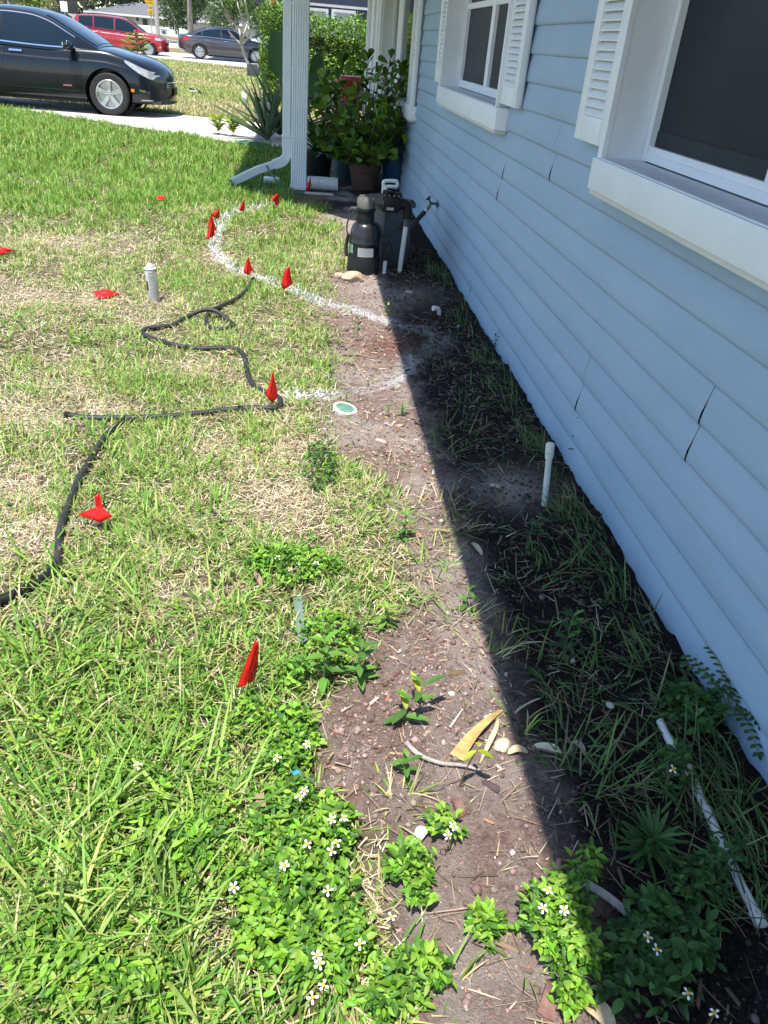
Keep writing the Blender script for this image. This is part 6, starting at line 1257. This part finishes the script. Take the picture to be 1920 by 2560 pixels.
P = dict(paint=red_paint, xf=2.27, xr=-2.20, w=.92, bow=.24, crown=.035, wr=.355, rim=.235, ax_f=1.36, ax_r=-1.30, wb=.86, wt=.63, rc=.025, gt=.25, gr=-1.5,
   hw=[(-2.2, .78), (-2.05, .87), (-1.4, .91), (0, .915), (1.4, .915), (2.0, .87), (2.2, .80), (2.27, .73)], zb=[(-2.2, .40), (-1.8, .30), (0, .27), (1.8, .27), (2.27, .31)], zt=[(-2.2, 1.08), (-2.1, 1.12), (-.5, 1.08), (.8, 1.05), (1.2, 1.065), (1.6, 1.03), (2.0, .94), (2.18, .84), (2.27, .70)],
   belt=[(-2.2, 1.12), (-.8, 1.08), (.6, 1.03), (1.2, 1.05)], g=[(-2.16, 1.14), (-2.08, 1.40), (-1.95, 1.58), (-1.6, 1.64), (-.6, 1.685), (.1, 1.665), (.40, 1.59), (.75, 1.38), (1.2, 1.075)], win=[(-1.88, -1.22), (-1.17, -.24), (-.18, .84)], ws=(.38, 1.15), rw=(-2.14, -1.98), extra=suv_extra, spokes=6, sw=.03, trim=trim_m)
T = make('red_car_paint', 2.27, 'red_suv', 'red estate-bodied car with roof rails parked on the street, farther than the black sedan', (-9.15, 46.3, -.05), rad(3), P)
T.rotation_euler = (0, rad(1.2), rad(3)); T.scale = (1, 1, .95)
P2 = sedan_P(taupe, False); P2.update(spokes=10, sw=.018)
T = make('taupe_car_paint', 2.28, 'taupe_sedan', 'brown-grey sedan parked on the street behind the small tree', (-4.0, 46.9, .012), rad(9), P2)
T.scale = (1.05, 1.0, 1.0)
p = at(652, 108, 62); make('silver_car_paint', 2.28, 'silver_car', 'pale silver car half hidden by the hedge, farthest of the cars', (p.x+.6, 62, .012), rad(-160), sedan_P(whitep, False))

# ------------------------------------------------------------------ street signs, poles and houses behind
galv = mat('galvanised', (.34, .34, .33), (.42, .42, .41), 20, .5, metal=.5); yel = mat('sign_yellow', (.68, .42, .02), (.6, .36, .02), 10, .5); blk = mat('sign_black', (.02, .02, .02), rough=.6); conc_pole = mat('weathered_pole', (.30, .27, .24), (.38, .35, .31), 10, .9, .3)
def text(body, size, parent, loc, m, name='lettering'):
    cu = bpy.data.curves.new(name, 'FONT'); cu.body = body; cu.size = size; cu.align_x = 'CENTER'; cu.align_y = 'CENTER'; cu.extrude = .003; o = bpy.data.objects.new('tmp', cu); COL.objects.link(o); bpy.context.view_layer.update(); me = bpy.data.meshes.new_from_object(o.evaluated_get(bpy.context.evaluated_depsgraph_get())); bpy.data.objects.remove(o); me.materials.clear(); me.materials.append(m); ob = bpy.data.objects.new(name, me); COL.objects.link(ob); ob.parent = parent; ob.location = loc; ob.rotation_euler = (pi/2, 0, 0); return ob
Ys = 66; c = at(374.5, 4, Ys); T = thing('warning_sign', 'yellow diamond road sign on a thin post, with a small 10 plate below', 'road sign', (c.x, Ys, 0)); hd_ = 13.2*(at(375.5, 4, Ys).x-at(374.5, 4, Ys).x)
MB().tube([(0, 0, 0), (0, 0, c.z+hd_)], .035, 8).build('post', galv, T, local=True)
sg = MB().prism([(-hd_, c.z), (0, c.z-hd_), (hd_, c.z), (0, c.z+hd_)], 'y', -.06, -.04).build('sign_face', yel, T, 0, local=True); text('SPEED', hd_*.42, sg, (0, -.062, c.z+hd_*.24), blk); text('HUMP', hd_*.42, sg, (0, -.062, c.z-hd_*.22), blk)
z2 = at(374.5, 30, Ys).z; s2 = hd_*.47; pl_ = MB().box(-s2, s2, -.06, -.04, z2-s2, z2+s2, .01).build('plate', yel, T, local=True); text('10', s2*1.15, pl_, (0, -.062, z2+s2*.2), blk); text('MPH', s2*.5, pl_, (0, -.062, z2-s2*.55), blk)
c = at(391, 30, 72); T = thing('utility_pole', 'grey utility pole right behind the yellow road sign', 'pole', (c.x, 72, 0)); MB().tube([(0, 0, 0), (.02, 0, 9)], [.17, .11], 12).build('shaft', conc_pole, T, local=True); MB().box(-1.1, 1.1, -.06, .06, 8.3, 8.42, .01).build('crossarm', conc_pole, T, local=True)
c = at(163, 40, 70); T = thing('street_sign', 'thin post with a white square sign, left of the red car', 'road sign', (c.x, 70, float(slope(c.x, 70))-.2)); zz_ = at(163, 17, 70).z-T.location.z; MB().tube([(0, 0, -.3), (0, 0, zz_+1.2)], .04, 8).build('post', galv, T, local=True); MB().box(-.26, .26, -.06, -.04, zz_-.33, zz_+.33, .01).build('sign_face', white, T, local=True); MB().prism([(.30*cos(rad(22.5+45*i)), zz_+.72+.30*sin(rad(22.5+45*i))) for i in range(8)], 'y', -.06, -.04).build('octagon_face', galv, T, 0, local=True)
c = at(102, 20, 74); T = thing('lamp_pole', 'slim pale pole rising beside the brown building', 'pole', (c.x, 74, float(slope(c.x, 74))-.3)); MB().tube([(0, 0, -.3), (-.1, 0, 9)], [.09, .06], 10).build('shaft', galv, T, local=True); MB().box(-.9, .1, -.08, .08, 8.9, 9.05, .03).build('lamp_head', galv, T, local=True)
c = at(185, 57, 76); T = thing('bird_bath', 'pale bird bath on the grass bank left of the red car', 'bird bath', (c.x, 76, c.z)); MB().lathe([(.18, -.6), (.12, .0), (.09, .25), (.12, .42), (.40, .55), (.42, .62), (.36, .6), (0, .55)], (0, 0, 0), 18).build('basin', concrete, T, local=True)
stucco = mat('white_stucco', (.62, .62, .60), (.70, .70, .68), 4, .9, .2); shing = mat('grey_shingles', (.11, .115, .125), (.15, .155, .17), 3, .9, .3); winm = mat('window_dark', (.03, .035, .04), (.05, .055, .06), 6, .25); navy = mat('navy_paint', (.012, .018, .04), (.018, .024, .05), 5, .5); beige = mat('beige_stucco', (.42, .36, .30), (.5, .44, .37), 3, .9, .2); brownb = mat('brown_stucco', (.20, .155, .115), (.26, .21, .16), 2, .9, .2)
# low white house across the street
Yw = 112; xl, xr_ = at(215, 30, Yw).x, at(640, 60, Yw).x; ze = at(390, 44, Yw).z; zr_ = at(300, 3, Yw+5).z; gb = -.3
T = thing('white_house', 'low white house with a grey hipped roof across the street', 'house', ((xl+xr_)/2, Yw, 0)); MB().box(xl+.5, xr_-.5, Yw+.5, Yw+12, gb, ze).build('wall', stucco, T)
rf = MB(); rf.add([(xl-.3, Yw, ze+.02), (xr_+.3, Yw, ze+.02), (xr_+.3, Yw+12.5, ze+.02), (xl-.3, Yw+12.5, ze+.02), (xl+4.5, Yw+6, zr_), (xr_-4.5, Yw+6, zr_)], [(0, 1, 5, 4), (1, 2, 5), (2, 3, 4, 5), (3, 0, 4), (0, 3, 2, 1)]); rf.build('roof', shing, T, 0); MB().box(xl-.32, xr_+.32, Yw-.03, Yw-.005, ze-.12, ze+.10).build('fascia', white, T)
for (nx0, nx1, ny0, ny1, sh_) in [(356, 370, 47, 64, 0), (399, 412, 50, 68, 1), (426, 436, 52, 66, 0), (340, 348, 44, 53, 0), (455, 462, 55, 75, 0)]:
    a = at(nx0, ny0, Yw+.5); b = at(nx1, ny1, Yw+.5); wi = MB().box(a.x, b.x, Yw+.44, Yw+.47, b.z, a.z).build('window', winm if not sh_ else mat('window_blind', (.30, .27, .23), (.36, .33, .28), 10, .7), T); MB().box(a.x-.08, b.x+.08, Yw+.475, Yw+.497, b.z-.08, a.z+.08).build('frame', white, wi)
    if sh_: 
        for q in (a.x-.42, b.x+.12): MB().box(q, q+.3, Yw+.43, Yw+.465, b.z, a.z).build('shutter', winm, T)
a = at(418, 68, Yw-6); b = at(340, 90, Yw-6); MB().box(at(345, 70, Yw-6).x, at(478, 70, Yw-6).x, Yw-6.1, Yw-6, -.2, a.z, .02).build('white_fence', white, None, origin=(a.x, Yw-6, 0)); tag(bpy.data.objects['white_fence'], 'low white fence in front of the white house', 'fence'); 
bn = MB().box(at(402, 70, Yw-6).x, at(416, 70, Yw-6).x, Yw-6.16, Yw-6.12, at(402, 80, Yw-6).z, at(402, 72, Yw-6).z); bn = bn.build('banner', mat('banner_blue', (.18, .24, .36), (.45, .48, .52), 2, .7), None, origin=(at(409, 76, Yw-6).x, Yw-6.1, 0)); tag(bn, 'small blue-grey banner hanging on the low white fence', 'banner')
# brown building at the far left
Yb = 95; xl, xr_ = at(-120, 10, Yb).x, at(122, 20, Yb).x; T = thing('brown_building', 'brown stuccoed building with dark openings at the top left', 'building', ((xl+xr_)/2, Yb, 0)); MB().box(xl, xr_, Yb, Yb+12, -1, 9).build('wall', brownb, T)
for (nx0, nx1, ny0, ny1) in [(83, 96, 0, 12), (83, 94, 20, 36), (104, 110, 0, 14), (20, 40, -10, 8), (60, 72, -10, 6)]:
    a = at(nx0, ny0, Yb-.05); b = at(nx1, ny1, Yb-.05); MB().box(a.x, b.x, Yb-.06, Yb-.003, b.z, a.z).build('window', winm, T)
for nx in (76, 99, 113): a = at(nx, 10, Yb-.4); MB().box(a.x-.25, a.x+.25, Yb-.5, Yb-.061, -1, 8.9).build('pilaster', mat('tan_pilaster', (.27, .22, .17), rough=.9), T)
MB().box(xl-.4, xr_+.4, Yb-.6, Yb+12.4, 9.02, 9.4).build('roof', shing, T)
# neighbour's navy and beige house behind the hedge
Yn = 47; T = thing('neighbour_house', 'beige house with navy trim, white framed windows and a navy gable behind the hedge', 'house', (1.5, Yn, 0)); xa, xb = at(690, 20, Yn).x, 14; zf0 = at(840, 10, Yn).z
MB().box(xa, xb, Yn, Yn+9, 0, zf0+.6).build('wall', beige, T); MB().box(xa-.05, xb, Yn-.5, Yn-.45, at(840, 13, Yn).z, zf0+.9).build('navy_fascia', navy, T); MB().box(xa, xb, Yn-.44, Yn-.004, at(840, 19, Yn).z, at(840, 13, Yn).z-.01).build('soffit', white, T)
a, b = at(765, 20, Yn), at(898, 60, Yn); MB().box(at(700, 20, Yn).x, b.x, Yn-.05, Yn-.004, 0.9, at(840, 20, Yn).z).build('navy_panel', navy, T)
for nx0, nx1 in ((768, 820), (829, 888)):
    a = at(nx0, 18 if nx0 < 800 else 22, Yn); b = at(nx1, 62, Yn); fr_ = MB().box(a.x, b.x, Yn-.09, Yn-.052, 1.0, a.z).build('window', white, T); MB().box(a.x+.12, b.x-.12, Yn-.10, Yn-.092, 1.1, a.z-.13).build('pane', mat('blind_grey', (.26, .28, .28), (.32, .34, .34), 6, .4), fr_)
a = at(897, 18, Yn); b = at(922, 60, Yn); MB().box(a.x, b.x, Yn-.08, Yn-.052, .9, at(897, 20, Yn).z).build('shutter', navy, T)
gA, gB = at(617, -2, Yn-1.5), at(694, 33, Yn-1.5); rr = MB(); rr.prism([(gA.x-3, gA.z+1.6), (gB.x, gB.z-.05), (gB.x+.5, gB.z-.05), (gB.x+.5, gB.z+2.2)], 'y', Yn-1.6, Yn+6); rr.build('gable', navy, T, 0)
a = at(683, 10, Yn-1.7); MB().box(a.x-.12, a.x+.12, Yn-1.9, Yn-1.65, at(683, 17, Yn-1.7).z, at(683, -4, Yn-1.7).z, .03).build('red_lantern', mat('red_lantern', (.45, .02, .02), rough=.4), T)
c = at(674.5, 45, 40); T = thing('flag_pole', 'thin white pole rising behind the hedge, left of the downspout', 'pole', (c.x, 40, 0)); MB().tube([(0, 0, 0), (0, 0, 5)], .035, 8).build('shaft', white, T, local=True); MB().ell((0, 0, 5.03), .06, .06, .06, 10, 6).build('finial', white, T, 180, local=True)
# trees
def farT(nx, Y, h, r, n, L, cols, label, h0=.25, k=16, tr=.25, name='broadleaf_tree', group='trees across the street', nyb=None):
    c = at(nx, 40, Y); return tree(name, label, c.x, Y, h, crown(r, h*h0, h*.92, k), n, L, cols, tr, group, z0=float(slope(c.x, Y))*0)
farT(160, 100, 12, 5.5, 5200, .45, HAZY, 'weeping grey-green tree behind the white square street sign', .22)
farT(215, 118, 12, 5, 3200, .5, OAK, 'dark tree left of the white house roof', .2)
farT(270, 140, 13, 7, 3600, .6, OAK, 'dark tree behind the left half of the white house', .2)
farT(345, 142, 13, 7, 3600, .6, HAZY, 'grey-green tree behind the middle of the white house', .2)
farT(425, 128, 12, 5, 3000, .5, OAK, 'tree behind the right end of the white house roof', .2)
farT(475, 80, 9, 3.8, 5200, .30, OAK, 'big leafy tree hanging over the white house, right of the utility pole', .30)
farT(535, 86, 9, 4.6, 5200, .34, OAK, 'broad dark tree above the brown-grey sedan', .10)
farT(590, 78, 8, 4.0, 4600, .32, OAK, 'dark tree behind the small bare-limbed tree', .10)
farT(650, 82, 9, 4.4, 4600, .34, HAZY, 'tree behind the white pole and the hedge', .10)
farT(700, 100, 11, 6, 3000, .5, OAK, 'dark tree farthest right, behind the navy gable', .1)
farT(444, 98, 3.3, 1.1, 900, .22, [(.13, .21, .08), (.17, .25, .10)], 'left young tree before the white house, pale green', .35, 8, .06, 'sapling_tree', 'young trees before the white house')
farT(478, 96, 2.9, 1.0, 800, .22, [(.13, .21, .08), (.18, .25, .11)], 'right young tree before the white house, smaller', .3, 8, .06, 'sapling_tree', 'young trees before the white house')
farT(20, 60, 3.4, 2.0, 2400, .28, [(.20, .30, .05), (.26, .36, .07)], 'yellow-green bushy tree at the top left corner above the black sedan', .3, 12, .1)
farT(125, 80, 2.5, 1.1, 900, .2, [(.24, .27, .12), (.3, .32, .15)], 'pale yellowish shrub before the brown building', .3, 8, .06, 'garden_shrub', 'shrubs across the street')
farT(148, 96, 3.5, 1.6, 1100, .3, HAZY, 'grey-green shrub right of the brown building', .2, 8, .08, 'garden_shrub', 'shrubs across the street')
# hanging foliage of a nearer tree over the top of the picture
# overcast horizon wood so that no bare horizon shows
T = None
n = 16000; x = rng.uniform(-120, 120, n); y = 165+rng.normal(0, 6, n); z = rng.random(n)**.8*15*(.6+.6*vnoise(x, x*0+3, 9, 4)); d = unit(rng.normal(0, 1, (n, 3))); Ln = rng.uniform(1.0, 2.2, n)
V, F, Tn = leaves(np.stack([x, y, z], 1), d, Ln, Ln*.7, tints(n, HAZY, .2), .15, .2, prof=LP3); wd_ = np_mesh('wood', V, F, Tn, LEAF); tag(wd_, 'far band of trees closing the view', 'trees', kind='stuff')
